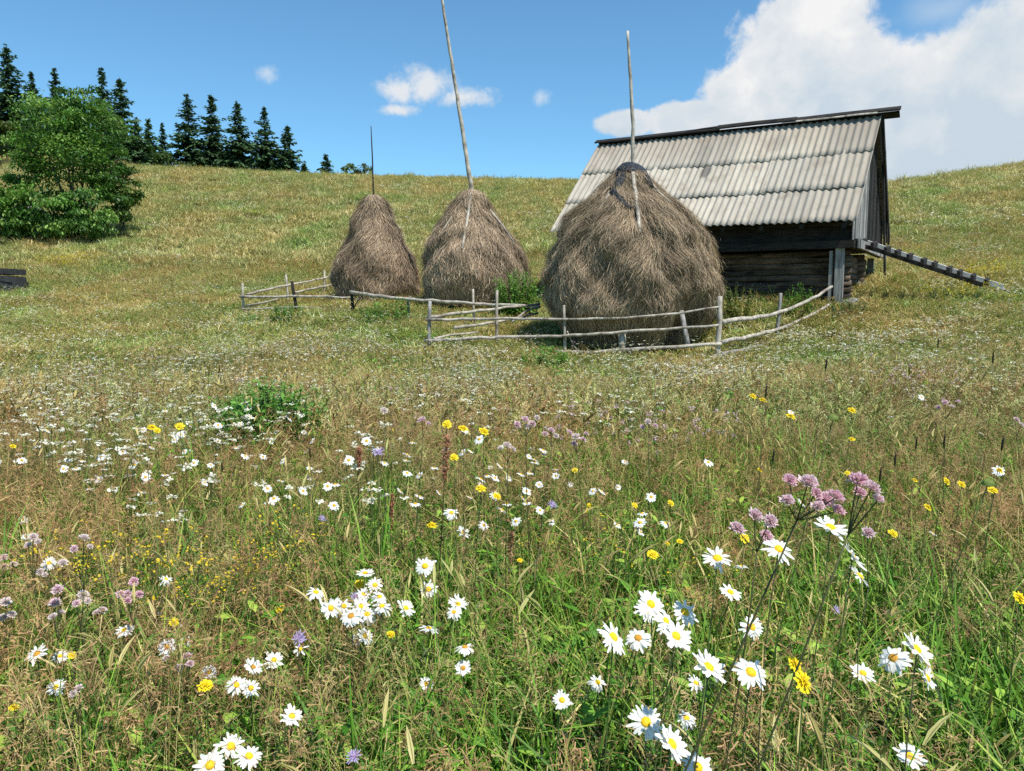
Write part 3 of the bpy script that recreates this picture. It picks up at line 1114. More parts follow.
# eave plate and rafters ends
mb = MB()
addbox(mb, sp_(.15, .40, eaveR.z - .05), (eaveL - eaveR) * .965, BX * .18, upv * .16, nx=8, jit=.006)
addbox(mb, sp_(.12, .622, zf - .12), (eaveL - eaveR) * .965, BX * .006, upv * .66)  # thin board added to close the lit gap below the eave
addbox(mb, sp_(.10, .42, zf - .14), -LX * 7.4, BX * .20, upv * .17, nx=10, jit=.006)
mb.build('eave_beam', M['black_wood'], shed, False, so)  # beams coloured black, standing in for the shade beneath the eave
mb = MB()
for f in np.linspace(.03, .97, 9):
    e = eaveR.lerp(eaveL, f); t = ridgeR.lerp(ridgeL, f); b = beR.lerp(beL, f)
    for (p, q) in ((e, t), (b, t)):
        d = (q - p)
        addbox(mb, p + d * .02 - upv * .19, d * .96, -LX * .09, upv * .10)
mb.build('rafters', M['black_wood'], shed, False, so)

# log walls of the lower room (each log modelled, notched ends crossing at the corners)
mb = MB()
zb0 = min(h1(sp_(.45, 1, 0).x, sp_(.45, 1, 0).y), h1(sp_(7.0, 1, 0).x, sp_(7.0, 1, 0).y)) - .25
nlog = 11
lh = (zf - .15 - zb0) / nlog
def log(p, q, r_, tone):
    n = 14
    pts = [p.lerp(q, i / n) + Vector((0, 0, random.gauss(0, .008))) for i in range(n + 1)]
    addtube(mb, pts, [r_ * (1 + random.uniform(-.06, .06)) for _ in pts], 8, np.array((1, 1, 1)) * tone, .05)
for k in range(nlog):
    z = zb0 + lh * (k + .5)
    tone = random.uniform(.65, 1.5)
    if k in (4, 5): tone *= 1.35
    ex = random.uniform(.02, .10)
    log(sp_(.30 - ex, 1.05, z), sp_(7.15, 1.05, z), lh * .56, tone)
    log(sp_(.30 - ex, 3.35, z), sp_(7.15, 3.35, z), lh * .56, tone)
    z2 = z + lh * .5
    if k < nlog - 1:
        tone = random.uniform(.8, 2.0)
        log(sp_(.48, .78 - random.uniform(0, .1), z2), sp_(.48, 3.55 + random.uniform(0, .1), z2), lh * .56, tone)
        log(sp_(6.95, .85, z2), sp_(6.95, 3.55, z2), lh * .56, tone)
mb.build('log_wall', M['dark_wood'], shed, True, so)
# dark inner lining so no light leaks through the log joints
mb = MB()
addbox(mb, sp_(.55, 1.12, zb0), -LX * 6.35, BX * .03, upv * (zf - .17 - zb0))
addbox(mb, sp_(.55, 1.12, zb0), -LX * .03, BX * 2.2, upv * (zf - .17 - zb0))
addbox(mb, sp_(6.86, 1.16, zb0), -LX * .03, BX * 2.1, upv * (zf - .17 - zb0))
mb.build('wall_lining', M['black_wood'], shed, False, so)
# foundation stones
M['stone'] = wood('grey_stone', (.12, .115, .105), (.33, .32, .30), 2, (1, 1, 1), (.3, .7), bump=.8)


def rock(mb, c, s, seed, n=14, col=(1, 1, 1), flat=.75):
    r = np.random.default_rng(seed)
    th = np.arange(n) * 2 * PI / n
    ph = np.linspace(-PI / 2, PI / 2, n // 2 + 1)
    P, T = np.meshgrid(ph, th, indexing='ij')
    D = np.stack([np.cos(P) * np.cos(T), np.cos(P) * np.sin(T), np.sin(P)], -1)
    R = np.ones_like(P)
    for _ in range(9):
        a = r.normal(0, 1, 3); a /= np.linalg.norm(a)
        R = np.minimum(R, r.uniform(.72, .95) / np.maximum(np.abs((D * a).sum(-1)), .2))
    R += r.normal(0, .02, R.shape)
    R[0] = R[0, 0]; R[-1] = R[-1, 0]
    V = np.array(c)[None] + (D * R[..., None] * np.array([s[0], s[1], s[2]])).reshape(-1, 3)
    m = len(ph)
    q = []
    for i in range(m - 1):
        for j in range(n):
            j2 = (j + 1) % n
            q.append((i * n + j, i * n + j2, (i + 1) * n + j2, (i + 1) * n + j))
    mb.add(V, q, None, col)


for (a, b, s) in ((.25, .75, .22), (.15, 1.0, .2), (3.5, .95, .2), (6.9, .9, .22), (.4, 3.4, .25)):
    mb = MB()
    p = sp_(a, b, 0); g = h1(p.x, p.y)
    rock(mb, (p.x, p.y, g + .08), (s, s * .8, s * .8), int(a * 100))
    mb.build('foundation_stone', M['stone'], shed, False, so)

# corner post of two grey boards at the front right corner
mb = MB()
pc = sp_(.47, .46, 0); g = h1(pc.x, pc.y)
addbox(mb, sp_(.50, .50, g - .3), LX * .19, BX * .10, upv * (zf - .14 - g + .3), nx=1)
addbox(mb, sp_(.56, .52, g - .3), -LX * .07, BX * .09, upv * (zf - .2 - g + .3))
mb.build('corner_post', M['grey_wood'], shed, False, so)
mb = MB()
for (a, b) in ((.3, 5.4), (7.0, 5.4)):
    p = sp_(a, b, 0); g = h1(p.x, p.y)
    mb = MB()
    addbox(mb, sp_(a, b, g - .3), -LX * .16, BX * .16, upv * (zf - .13 - g + .3), nx=1)
    mb.build('support_post', M['grey_wood'], shed, False, so)

# gable ends: vertical boards with gaps and uneven ends
def gable(a, outward, mat, name, b0=.50, b1=5.55, seed=0, dark_from=None):
    r = np.random.default_rng(seed)
    mb = MB()
    e = eaveR.lerp(eaveL, a / 7.75); t = ridgeR.lerp(ridgeL, a / 7.85); bk = beR.lerp(beL, a / 7.8)
    b = b0
    while b < b1:
        w = r.uniform(.15, .24)
        bm = b + w / 2
        rb = 3.1
        if bm < rb: zt = e.z + (t.z - e.z) * bm / rb
        else: zt = bk.z + (t.z - bk.z) * (5.75 - bm) / (5.75 - rb)
        zt -= .10
        zb = zf - .02 - r.uniform(0, .06)
        if zt - zb > .1:
            zt1 = zt - (t.z - e.z) / rb * w * .5 * (1 if bm < rb else -1)
            zt2 = zt + (t.z - e.z) / rb * w * .5 * (1 if bm < rb else -1)
            off = r.uniform(0, .02)
            o0 = sp_(a, b, 0) + outward * off
            th = outward * .025
            tone = np.array((1, 1, 1)) * r.uniform(.55, 1.25)
            V = []
            for (bb_, zz) in ((0, zb), (w - .012, zb), (w - .012, zt2), (0, zt1)):
                p = o0 + BX * bb_; V.append((p.x, p.y, zz))
            V += [(x + th.x, y + th.y, z) for (x, y, z) in V]
            mb.add(np.array(V), [(0, 1, 2, 3), (7, 6, 5, 4), (0, 4, 5, 1), (1, 5, 6, 2), (2, 6, 7, 3), (3, 7, 4, 0)], None, tone)
        b += w
    return mb.build(name, mat, shed, False, so)


gable(.16, LX, M['grey_wood'], 'gable_boards', b1=2.55, seed=1)
gable(.16, LX, M['black_wood'], 'gable_boards', b0=2.56, seed=2)  # same boards in black: roof shade on the back half, painted in
gable(7.55, -LX, M['grey_wood'], 'gable_boards', seed=3)
# barge boards along the right end and the loose hanging planks
mb = MB()
d = (ridgeR - beR)
addbox(mb, beR - upv * .30 + LX * .0, d, LX * .06, upv * .28)
mb.build('barge_board', M['black_wood'], shed, False, so)
mb = MB()
p0 = sp_(-.05, 4.1, 0)
lo_ = at(883.5, 276, p0.y); hi_ = at(881.5, 117, p0.y)
addbox(mb, Vector((lo_.x, p0.y, lo_.z)), Vector((hi_.x - lo_.x, 0, hi_.z - lo_.z)), LX * .05, BX * .12)
mb.build('hanging_plank', M['black_wood'], shed, False, so)
mb = MB()
p0 = sp_(-.05, 5.2, 0)
lo_ = at(886, 243, p0.y); hi_ = at(884, 150, p0.y)
addbox(mb, Vector((lo_.x, p0.y, lo_.z)), Vector((hi_.x - lo_.x, 0, hi_.z - lo_.z)), LX * .04, BX * .16)
mb.build('hanging_plank', M['black_wood'], shed, False, so)
mb = MB()
p0 = sp_(-.03, 2.6, 0)

# ------------------------------------------------------------------ ladder
top = at(858, 245, 18.7); foot = at(1006, 294, 16.9)
foot.z = max(foot.z, h1(foot.x, foot.y) + .08)
lad = empty('ladder', Vector((foot.x, foot.y, h1(foot.x, foot.y))), 'cleated wooden ladder sloping from the shed loft down onto the grass', 'ladder')
lo = np.array(lad.location)
dl = foot - top
sidev = Vector((-dl.y, dl.x, 0)).normalized()
if sidev.y < 0: sidev = -sidev
sidev = (sidev * .42 + upv * .05)
def railbox(off, name, mat, s0, s1, h, w, dz=0):
    mb = MB()
    addbox(mb, top + dl * s0 + off + upv * dz, dl * (s1 - s0), sidev.normalized() * w, upv * h, nx=10, jit=.006)
    mb.build(name, mat, lad, False, lo)
railbox(-sidev * .5, 'side_rail', M['black_wood'], -.02, .86, .10, .07)  # near rail black, its shaded side put into the colour
railbox(sidev * .5, 'side_rail', M['white_wood'], 0, .98, .12, .06, .035)  # far rail pale, painted as if sunlit between the rungs
child_tube(lad, lo, 'loose_pole', [top + dl * .82 + sidev * .75 + upv * .1, foot + dl * .02 + sidev * .6 + upv * .03], [.025, .02], M['pale_wood'])
nr = 11
for k in range(nr):
    f = .03 + .84 * k / (nr - 1) + random.uniform(-.008, .008)
    mb = MB()
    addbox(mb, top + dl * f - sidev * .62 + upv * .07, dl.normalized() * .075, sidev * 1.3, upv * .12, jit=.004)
    ob = mb.build('rung', M['black_wood'], lad, False, lo)  # black stands for the shaded underside of each rung


# ------------------------------------------------------------------ fences
def fence(name, base, label, posts, rails, group='rough pole fences round the haystacks'):
    """posts: (u, vtop, Y, du_bottom, r, mat); rails: list of [(u, v, Y)...], r, mat"""
    b = Vector((base[0], base[1], h1(base[0], base[1])))
    root = empty(name, b, label, 'fence', group)
    o = np.array(b)
    for (u, v, Y, du, r_, mt) in posts:
        t = at(u, v, Y)
        dx = du / F * Y
        child_tube(root, o, 'post', [(t.x + dx, t.y, h1(t.x + dx, t.y) - .25), t], [r_ * .86, r_ * .66], M[mt], 7)
    for (pts, r_, mt) in rails:
        P = [at(*p) for p in pts]
        n = len(P)
        child_tube(root, o, 'rail', P, [r_ * .68 * (1.15 - .4 * i / max(1, n - 1)) for i in range(n)], M[mt], 7)
    return root


Yl, Yr = 15.5, 14.3
def yf(u): return Yl + (Yr - Yl) * (u - 428) / (720 - 428)
def rp(pts, f=yf, d=0): return [(u, v, f(u) + d) for u, v in pts]
fence('pole_fence', (2.0, 14.6), 'three-rail pole fence in front of the largest haystack',
      [(430, 301, Yl, -2, .05, 'grey_wood'), (564, 305, yf(564), 2, .04, 'pale_wood'), (720, 296, Yr, -1, .068, 'pale_wood')],
      [(rp([(426, 320), (500, 318.5), (570, 319.5), (625, 318), (680, 313), (719, 307)], d=-.05), .038, 'pale_wood'),
       (rp([(424, 341), (480, 338), (560, 336), (625, 332), (680, 328), (719, 325)], d=-.06), .045, 'pale_wood'),
       (rp([(556, 352), (590, 352.5), (625, 350), (680, 346.5), (722, 344)], d=-.05), .06, 'pale_wood'),
       (rp([(567, 331), (572, 342), (578, 352)], d=.1), .02, 'pale_wood')])
def yb(u): return 15.5 + (17.4 - 15.5) * (u - 428) / (540 - 428)
fence('pole_fence', (-.9, 16.4), 'short run of crossing poles from the front fence corner back towards the largest haystack',
      [(497, 290, 16.6, 0, .045, 'pale_wood')],
      [(rp([(428, 317), (460, 313), (497, 309), (540, 304)], yb), .05, 'pale_wood'),
       (rp([(454, 328), (497, 322), (538, 313)], yb), .045, 'pale_wood'),
       (rp([(428, 340), (450, 335), (478, 332)], yb), .035, 'pale_wood'),
       (rp([(512, 322), (526, 311), (540, 307)], yb, -.2), .035, 'pale_wood')])
def ym(u): return 20.0 + (17.7 - 20.0) * (u - 351) / (540 - 351)
fence('pole_fence', (-3.0, 19), 'long single-rail pole fence in front of the middle haystack',
      [(352, 286, 20.0, 0, .06, 'black_wood'), (408, 300, ym(408), 1, .05, 'grey_wood'), (473, 289, ym(473), 1, .04, 'pale_wood')],
      [(rp([(350, 292), (374, 295.5), (400, 299), (440, 301.5), (474, 304), (540, 306.5)], ym, -.07), .062, 'pale_wood'),
       (rp([(352, 312), (356, 304), (362, 296)], ym, .1), .022, 'black_wood')])
def yl(u): return 21.6 + (20.4 - 21.6) * (u - 242) / (350 - 242)
def yk(u): return 21.8 + (26 - 21.8) * (u - 248) / (336 - 248)
fence('pole_fence', (-6.4, 22), 'leftmost pole fence corner with pale rails beside the smallest haystack',
      [(242.5, 283, 21.6, 0, .05, 'pale_wood'), (286, 274, yk(286), 2, .045, 'pale_wood'), (324.5, 270, yk(324), -1, .045, 'pale_wood'), (292, 281, 21.0, 6, .06, 'black_wood')],
      [(rp([(240, 296.5), (270, 297), (292, 296), (320, 296.5), (350, 297.5)], yl, -.06), .05, 'pale_wood'),
       (rp([(241, 309), (298, 307), (322, 308.5), (348, 310)], yl, -.04), .03, 'pale_wood'),
       (rp([(246, 306), (262, 303), (278, 299)], yl, .3), .045, 'pale_wood'),
       (rp([(247, 294.5), (268, 289.5), (285, 286), (310, 281), (336, 275)], yk, -.06), .05, 'pale_wood'),
       (rp([(296, 292.5), (320, 287), (337, 284)], yk, -.06), .05, 'pale_wood')])
def ys_(u): return 14.3 + (17.6 - 14.3) * (u - 720) / (832 - 720)
fence('pole_fence', (5.3, 15.9), 'split-rail fence running up from the front fence post to the shed corner',
      [(781, 293, ys_(780), -4, .05, 'grey_wood')],
      [(rp([(722, 322), (752, 318), (780, 312.5), (808, 301), (832, 286.5)], ys_, -.07), .062, 'pale_wood'),
       (rp([(722, 342), (752, 336), (782, 328), (806, 318), (830, 304)], ys_, -.07), .055, 'pale_wood'),
       (rp([(722, 354.5), (752, 348), (783, 339)], ys_, -.05), .05, 'grey_wood')])


# ------------------------------------------------------------------ trees
def spruce(u, vtop, vbase, Y, wpx, label, seed, dense=1.0, group='dark spruces along the ridge', tint=(1, 1, 1)):
    r = np.random.default_rng(seed)
    T = at(u, vtop, Y)
    bx, by = T.x, T.y
    g = h1(bx, by)
    zb = max(g, zat(vbase + 6, Y) - 1.0) if False else g
    Ht = T.z - g
    R = wpx / F * Y / 2
    root = empty('spruce_tree', (bx, by, g), label, 'spruce', group)
    mb = MB()
    addtube(mb, [(0, 0, -.3), (0, 0, Ht * .5), (0.02, 0, Ht * .97)], [Ht * .016, Ht * .010, .02], 6)
    mb.build('trunk', M['bark'], root)
    mb = MB()
    # branches in whorls; each a drooping spray of flat needle tufts
    nw = int(max(12, Ht * 4.2))
    P = []; D = []; W = []; Cc = []
    for i in range(nw):
        f = (i + r.uniform(0, .8)) / nw
        z = Ht * (.05 + .93 * f) + r.normal(0, .12)
        ln = R * (1 - f) ** .95 * r.uniform(.8, 1.15) + .08
        nb = int((5 + 3 * (1 - f)) * dense)
        a0 = r.uniform(0, 6.28)
        for b in range(nb):
            a = a0 + 2 * PI * b / nb + r.normal(0, .25)
            zj = r.uniform(-.28, .28)
            l2 = ln * r.uniform(.5, 1.2)
            m = max(4, int(l2 / .14))
            t = (np.arange(m) + r.uniform(.3, 1, m)) / m
            drop = l2 * (.12 * t + .30 * t ** 2 - .20 * t ** 4) * (1.0 - .7 * f) - f * l2 * .5 * t
            for side in (-1, 0, 1):
                off = side * (.09 + .16 * l2 * (1 - t) * r.uniform(.4, 1, m))
                x = np.cos(a) * l2 * t - np.sin(a) * off
                y = np.sin(a) * l2 * t + np.cos(a) * off
                zz = z + zj - drop + r.normal(0, .05, m) - abs(side) * .07
                P.append(np.stack([x, y, zz], -1))
                da = a + side * .7 + r.normal(0, .25, m)
                D.append(np.stack([np.cos(da), np.sin(da), -.35 + r.normal(0, .25, m) + f * .5], -1))
                W.append(np.full(m, 1.0) * (.15 + .15 * (1 - f)))
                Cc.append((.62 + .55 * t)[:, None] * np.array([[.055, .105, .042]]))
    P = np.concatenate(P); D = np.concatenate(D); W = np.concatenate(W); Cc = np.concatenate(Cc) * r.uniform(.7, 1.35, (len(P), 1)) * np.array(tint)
    D /= np.linalg.norm(D, axis=1)[:, None]
    sd = np.cross(D, r.normal(0, 1, D.shape) * .5 + np.array([0, 0, 1.0])); sd /= np.linalg.norm(sd, axis=1)[:, None]
    ln = W * r.uniform(.8, 1.5, len(W))
    PP = np.stack([P - D * ln[:, None] * .5, P, P + D * ln[:, None] * .7 - np.array([0, 0, .04])], 1)
    WW = np.stack([W * .25, W * .42, W * .06], 1)
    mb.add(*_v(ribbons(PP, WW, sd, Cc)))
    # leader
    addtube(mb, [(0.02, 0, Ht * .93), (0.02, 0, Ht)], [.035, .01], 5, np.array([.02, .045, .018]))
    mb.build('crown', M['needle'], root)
    return root


sp_list = [
    (6, 44, 160, 68, 62, 'tallest dark spruce at the far left, cut by the frame edge'),
    (31, 72, 165, 72, 34, 'slim dark spruce just right of the tallest one at far left'),
    (54, 68, 165, 74, 30, 'slim spruce whose pointed tip rises above the leafy tree'),
    (101, 69, 165, 68, 40, 'dark spruce with its tip showing above the right part of the leafy tree'),
    (119, 77, 165, 66, 46, 'broad dark spruce at the right edge of the leafy tree'),
    (136, 118, 168, 80, 24, 'short spruce in the gap right of the broad dark spruce'),
    (148, 120, 168, 78, 26, 'short greener spruce left of the row on the ridge'),
    (162, 125, 168, 82, 24, 'short spruce half hidden beside the first tall spruce of the ridge row'),
    (187, 93, 170, 74, 46, 'first and leftmost tall spruce of the row of five on the ridge'),
    (211, 93, 171, 74, 40, 'second spruce of the row of five on the ridge'),
    (237, 101, 173, 73, 40, 'third spruce, middle of the row of five on the ridge'),
    (264, 109, 175, 72, 40, 'fourth spruce of the row of five on the ridge'),
    (287, 124, 176, 72, 32, 'rightmost and lowest spruce of the row of five on the ridge'),
    (326, 156, 179, 72, 20, 'small lone spruce on the ridge right of the spruce row'),
    (304, 163, 178, 74, 9, 'tiny spruce seedling on the ridge just right of the row'),
]
for i, (u, vt, vb, Y, w, lab) in enumerate(sp_list):
    spruce(u, vt, vb, Y, w * 1.42, lab, 200 + i, 1.0, tint=(1.0, 1.0, 1.0) if i not in (6,) else (1.5, 1.45, 1.1))



def leafy_tree(name, u, vbase, Y, lobes, nleaf, leaf, label, cat, seed, stems=7, cols_=None, group=None, spray=True, trunk_r=.07, parts=True):
    """lobes: (u, v, ru, rv, dY) ellipsoids in the picture turned into metres around Y"""
    r = np.random.default_rng(seed)
    b = at(u, vbase, Y); g = h1(b.x, b.y)
    root = empty(name, (b.x, b.y, g), label, cat, group)
    o = np.array([b.x, b.y, g])
    L = []
    for (lu, lv, ru, rv, dY) in lobes:
        c = at(lu, lv, Y + dY)
        L.append((np.array(c) - o, ru / F * Y, rv / F * Y))
    pal = np.array(cols_ if cols_ is not None else [(.068, .165, .026), (.105, .225, .036), (.15, .285, .046), (.052, .12, .022), (.21, .34, .07)])
    P = []; N_ = []; A = []
    vol = np.array([a * a * c for _, a, c in L]); vol = vol / vol.sum()
    if parts:
        mb = MB()
        for s in range(stems):
            c, a, h = L[s % len(L)]
            q = r.normal(0, .18, 3); q[2] = -.2
            e = c + np.array([r.uniform(-.5, .5) * a, r.uniform(-.4, .4) * a, r.uniform(-.2, .6) * h])
            mid = q * .5 + e * .5 + np.array([r.normal(0, .15), r.normal(0, .15), abs(e[2]) * .12])
            pts = [tuple((1 - t) ** 2 * q + 2 * t * (1 - t) * mid + t * t * e) for t in np.linspace(0, 1, 8)]
            addtube(mb, pts, list(np.linspace(trunk_r, trunk_r * .25, 8)), 6)
            for k in range(5):
                t = r.uniform(.35, .9); pq = np.array(pts[int(t * 7)])
                e2 = pq + r.normal(0, 1, 3) * np.array([.7, .7, .4]) * a * .6 + np.array([0, 0, .2])
                addtube(mb, [tuple(pq), tuple((pq + e2) / 2 + [0, 0, .05]), tuple(e2)], [trunk_r * .3, trunk_r * .2, .008], 5)
        mb.build('trunk', M['bark'], root)
    # leaf sprays: clump centres inside the lobes, biased outward, leaves in flat tiers
    ncl = max(12, nleaf // 75)
    li = r.choice(len(L), ncl, p=vol)
    D = r.normal(0, 1, (ncl, 3)); D /= np.linalg.norm(D, axis=1)[:, None]
    rad = r.uniform(.25, 1.0, ncl) ** .45
    ctr = np.array([L[k][0] for k in li]) + D * rad[:, None] * np.array([(L[k][1], L[k][1], L[k][2]) for k in li])
    ctr[:, 2] = np.where(ctr[:, 2] < .05, np.abs(ctr[:, 2]) + .05, ctr[:, 2])
    ncl = len(ctr)
    per = nleaf // ncl + 1
    sc = np.array([L[k][1] for k in li])[:ncl]
    C_ = np.repeat(np.arange(ncl), per)
    n = len(C_)
    sprd = (.21 * sc.clip(.3, 2.4))[C_]
    off = r.normal(0, 1, (n, 3)) * np.stack([sprd, sprd, sprd * .36], -1)
    out = ctr[C_] - np.mean([l[0] for l in L], 0)[None]
    out /= np.linalg.norm(out, axis=1)[:, None]
    off[:, 2] -= .22 * np.hypot(off[:, 0], off[:, 1])
    P = ctr[C_] + off
    d = out * .7 + r.normal(0, .7, (n, 3)) + np.array([0, 0, -.25]); d /= np.linalg.norm(d, axis=1)[:, None]
    up = np.array([0, 0, 1.0]) + r.normal(0, .45, (n, 3))
    sd = np.cross(d, up); sd /= np.linalg.norm(sd, axis=1)[:, None] + 1e-6
    ln = leaf * r.uniform(.6, 1.3, n)
    PP = np.stack([P, P + d * (ln * .4)[:, None], P + d * (ln * .75)[:, None] - np.array([0, 0, .1]) * ln[:, None], P + d * ln[:, None] - np.array([0, 0, .22]) * ln[:, None]], 1)
    W = ln[:, None] * np.array([[.06, .26, .22, .03]])
    tone = r.uniform(.75, 1.3, ncl)[C_]
    hue = r.integers(0, len(pal), ncl)[C_]
    c = pal[hue] * tone[:, None] * r.uniform(.8, 1.2, (n, 1))
    mb = MB(); mb.add(*_v(ribbons(PP, W, sd, c)))
    mb.build('crown', M['leaf'], root)
    return root


leafy_tree('leafy_tree', 72, 236, 38,
           [(56, 120, 32, 22, 0), (94, 130, 30, 28, .8), (38, 146, 24, 18, -.6), (72, 158, 34, 22, 0), (26, 174, 20, 16, .2), (112, 190, 16, 18, 0), (52, 196, 26, 14, -.8),
            (90, 205, 22, 22, -.6), (100, 172, 18, 20, .4), (80, 100, 20, 13, .6), (114, 156, 11, 14, .8), (100, 222, 14, 12, -.6), (38, 220, 24, 12, -.6), (66, 222, 22, 12, -.8), (84, 222, 20, 13, -.9), (20, 205, 18, 16, -.2)],
           34000, .145, 'big multi-stemmed leafy tree on the left slope with spruces behind', 'tree', 301, stems=12, trunk_r=.085)
leafy_tree('shrub', 122, 212, 39.5, [(124, 182, 13, 20, 0), (132, 190, 9, 10, 0), (114, 200, 14, 14, 0), (122, 212, 12, 10, 0)], 4200, .15,
           'pale green shrub growing against the right side of the big leafy tree', 'shrub', 302, 4, [(.10, .17, .035), (.14, .21, .05), (.08, .14, .03)], trunk_r=.03)
leafy_tree('shrub', 6, 236, 37, [(4, 200, 18, 18, 0), (14, 218, 18, 16, 0), (-12, 208, 20, 26, 0)], 6000, .15,
           'low dark green shrub at the left edge below the big leafy tree', 'shrub', 303, 4, trunk_r=.03)
leafy_tree('shrub', 8, 152, 60, [(8, 138, 16, 15, 0), (-8, 138, 14, 14, 0)], 1500, .36,
           'yellowish green shrub at the left edge in front of the tallest spruce', 'shrub', 304, 3, [(.10, .14, .03), (.07, .11, .025)], trunk_r=.03)
leafy_tree('shrub', 352, 178, 70, [(350, 172, 7, 6, 0), (356, 174, 6, 5, 0)], 320, .34, 'small pale bush on the ridge beside the lone little spruce', 'bush', 305, 3, [(.10, .16, .05), (.13, .19, .07)], trunk_r=.02)
leafy_tree('shrub', 366, 178, 70, [(366, 171, 6, 7, 0)], 200, .32, 'small thin bush on the ridge behind the pole of the smallest haystack', 'bush', 306, 3, [(.09, .13, .06), (.11, .15, .07)], trunk_r=.02)
leafy_tree('shrub', 152, 168, 68, [(150, 158, 14, 9, 0), (168, 160, 12, 8, 0), (132, 158, 12, 9, 0)], 1300, .36, 'low green bush under the short spruces at the ridge', 'bush', 307, 3, [(.06, .11, .03), (.08, .14, .035)], trunk_r=.02)
# fresh green plants in and around the hay enclosure
def herb_clump(u, vb, vt, w, Y, n, label, seed, leaf=.10, pal=None):
    """a stand of upright leafy stems"""
    r = np.random.default_rng(seed)
    b = at(u, vb, Y); g = h1(b.x, b.y)
    top = at(u, vt, Y).z - g
    R = w / F * Y / 2
    root = empty('leafy_plant', (b.x, b.y, g), label, 'plant', 'green leafy clumps in the meadow')
    pal = np.array(pal or [(.08, .20, .03), (.11, .25, .038), (.15, .30, .05)])
    ns = int(np.clip(n / 14, 24, 130))
    lf = MB(); st = lf
    for k in range(ns):
        a = r.uniform(0, 6.28); q = math.sqrt(r.uniform())
        x, y = R * q * math.cos(a), R * q * .8 * math.sin(a)
        hh = top * (1.0 - .35 * q ** 3) * r.uniform(.80, 1.05)
        lx, ly = r.normal(0, .10) + .15 * q * math.cos(a), r.normal(0, .10) + .15 * q * math.sin(a)
        t = np.linspace(0, 1, 5)
        gx = h1(b.x + x, b.y + y) - g
        P = np.stack([x + lx * hh * t ** 2, y + ly * hh * t ** 2, gx - .03 + (hh + .03) * t], -1)
        addtube(st, [tuple(p) for p in P], [max(.0025, leaf * .03)] * 5, 4, pal[0])
        m = int(np.clip(hh / (leaf * .38), 6, 22))
        f = np.clip((np.arange(m) + r.uniform(0, 1, m)) / m * .9 + .1, 0, 1)
        o = np.stack([np.interp(f, t, P[:, i]) for i in range(3)], -1)
        for sgn in (0, PI):
            az = r.uniform(0, 6.28) + np.arange(m) * 1.57 + sgn + r.normal(0, .3, m)
            el_ = r.normal(.25, .35, m)
            d = np.stack([np.cos(az) * np.cos(el_), np.sin(az) * np.cos(el_), np.sin(el_)], -1)
            sd = np.stack([-np.sin(az), np.cos(az), r.normal(0, .3, m)], -1)
            ln = leaf * r.uniform(.6, 1.25, m) * (1.1 - .5 * f)
            s_ = np.array([0, .35, .7, 1.0])
            PP = o[:, None] + d[:, None] * (s_[None] * ln[:, None])[..., None] - np.array([0, 0, 1.0])[None, None] * (s_ ** 2)[None, :, None] * (ln * .35)[:, None, None]
            W = ln[:, None] * np.array([[.05, .20, .15, .01]])
            c = pick(pal, m, r) * r.uniform(.85, 1.15)
            lf.add(*_v(ribbons(PP, W, sd, c)))
    lf.build('foliage', M['leaf'], root)


herb_clump(276, 430, 382, 88, 5.1, 2600, 'lush green nettle clump standing alone in the middle meadow', 401, .075, [(.12, .28, .04), (.16, .34, .05), (.10, .23, .035)])
herb_clump(236, 422, 390, 36, 5.4, 600, 'smaller darker green clump touching the lone nettle clump', 402, .07)
herb_clump(545, 364, 345, 50, 13.6, 700, 'bright green weeds at the left foot of the largest haystack', 403, .10, [(.11, .26, .035), (.16, .32, .05)])
herb_clump(518, 302, 268, 40, 19.6, 1000, 'tall green weeds between the middle and largest haystacks', 404, .13, [(.11, .25, .035), (.16, .31, .05)])
herb_clump(247, 332, 312, 26, 19.5, 350, 'green tuft below the leftmost fence corner', 405, .12)
herb_clump(287, 328, 304, 34, 19.3, 450, 'green tuft at the foot of the dark leaning fence post', 406, .12)
herb_clump(388, 318, 298, 50, 19.0, 500, 'green weeds below the long fence rail near the smallest haystack', 407, .12)
herb_clump(735, 305, 282, 34, 17.2, 350, 'weeds with yellow tops between the haystack and the dark shed wall', 408, .10, [(.09, .14, .03), (.16, .17, .03)])
herb_clump(848, 316, 298, 34, 16.9, 400, 'grey green nettles around the foot of the shed corner post', 409, .10, [(.06, .11, .04), (.08, .13, .05)])
herb_clump(800, 306, 284, 30, 17.4, 300, 'nettles against the shed wall behind the split-rail fence', 410, .10)

# rocks
def boulder(u, v, Y, s, label, seed, mat, col=(1, 1, 1)):
    p = at(u, v, Y); g = h1(p.x, p.y)
    mb = MB(); rock(mb, (0, 0, s[2] * .55), s, seed, 18, col)
    o = mb.build('boulder', M[mat], None, False)
    o.location = (p.x, p.y, g)
    tag(o, label, 'boulder')


M['dark_stone'] = wood('dark_stone', (.015, .015, .016), (.10, .10, .10), 2.5, (1, 1, 1), (.35, .8), bump=.8)
pb = at(2, 276, 26.5); gb_ = h1(pb.x, pb.y)
mb = MB()
for k in range(4):
    addbox(mb, (-.75 + random.uniform(-.05, .05), -.4, .02 + k * .21), (1.34 + random.uniform(-.10, .08), random.uniform(-.06, .06), random.uniform(-.04, .03)), (0, .8, 0), (0, 0, .195), (np.array((1, 1, 1)) * random.uniform(.7, 1.4)), nx=5, jit=.02)
o = mb.build('stone_block', M['dark_stone'], None, False); o.location = (pb.x, pb.y, gb_)
tag(o, 'charcoal dark layered block of stone lying at the left frame edge', 'stone block')
boulder(22, 205, 41, (1.3, .8, 1.0), 'pale grey boulder showing through gaps behind the big leafy tree', 6, 'stone')
boulder(2, 205, 42, (1.0, .8, .8), 'pale grey boulder at the left edge behind the big leafy tree', 8, 'stone')

# ------------------------------------------------------------------ flowers
rf = np.random.default_rng(77)


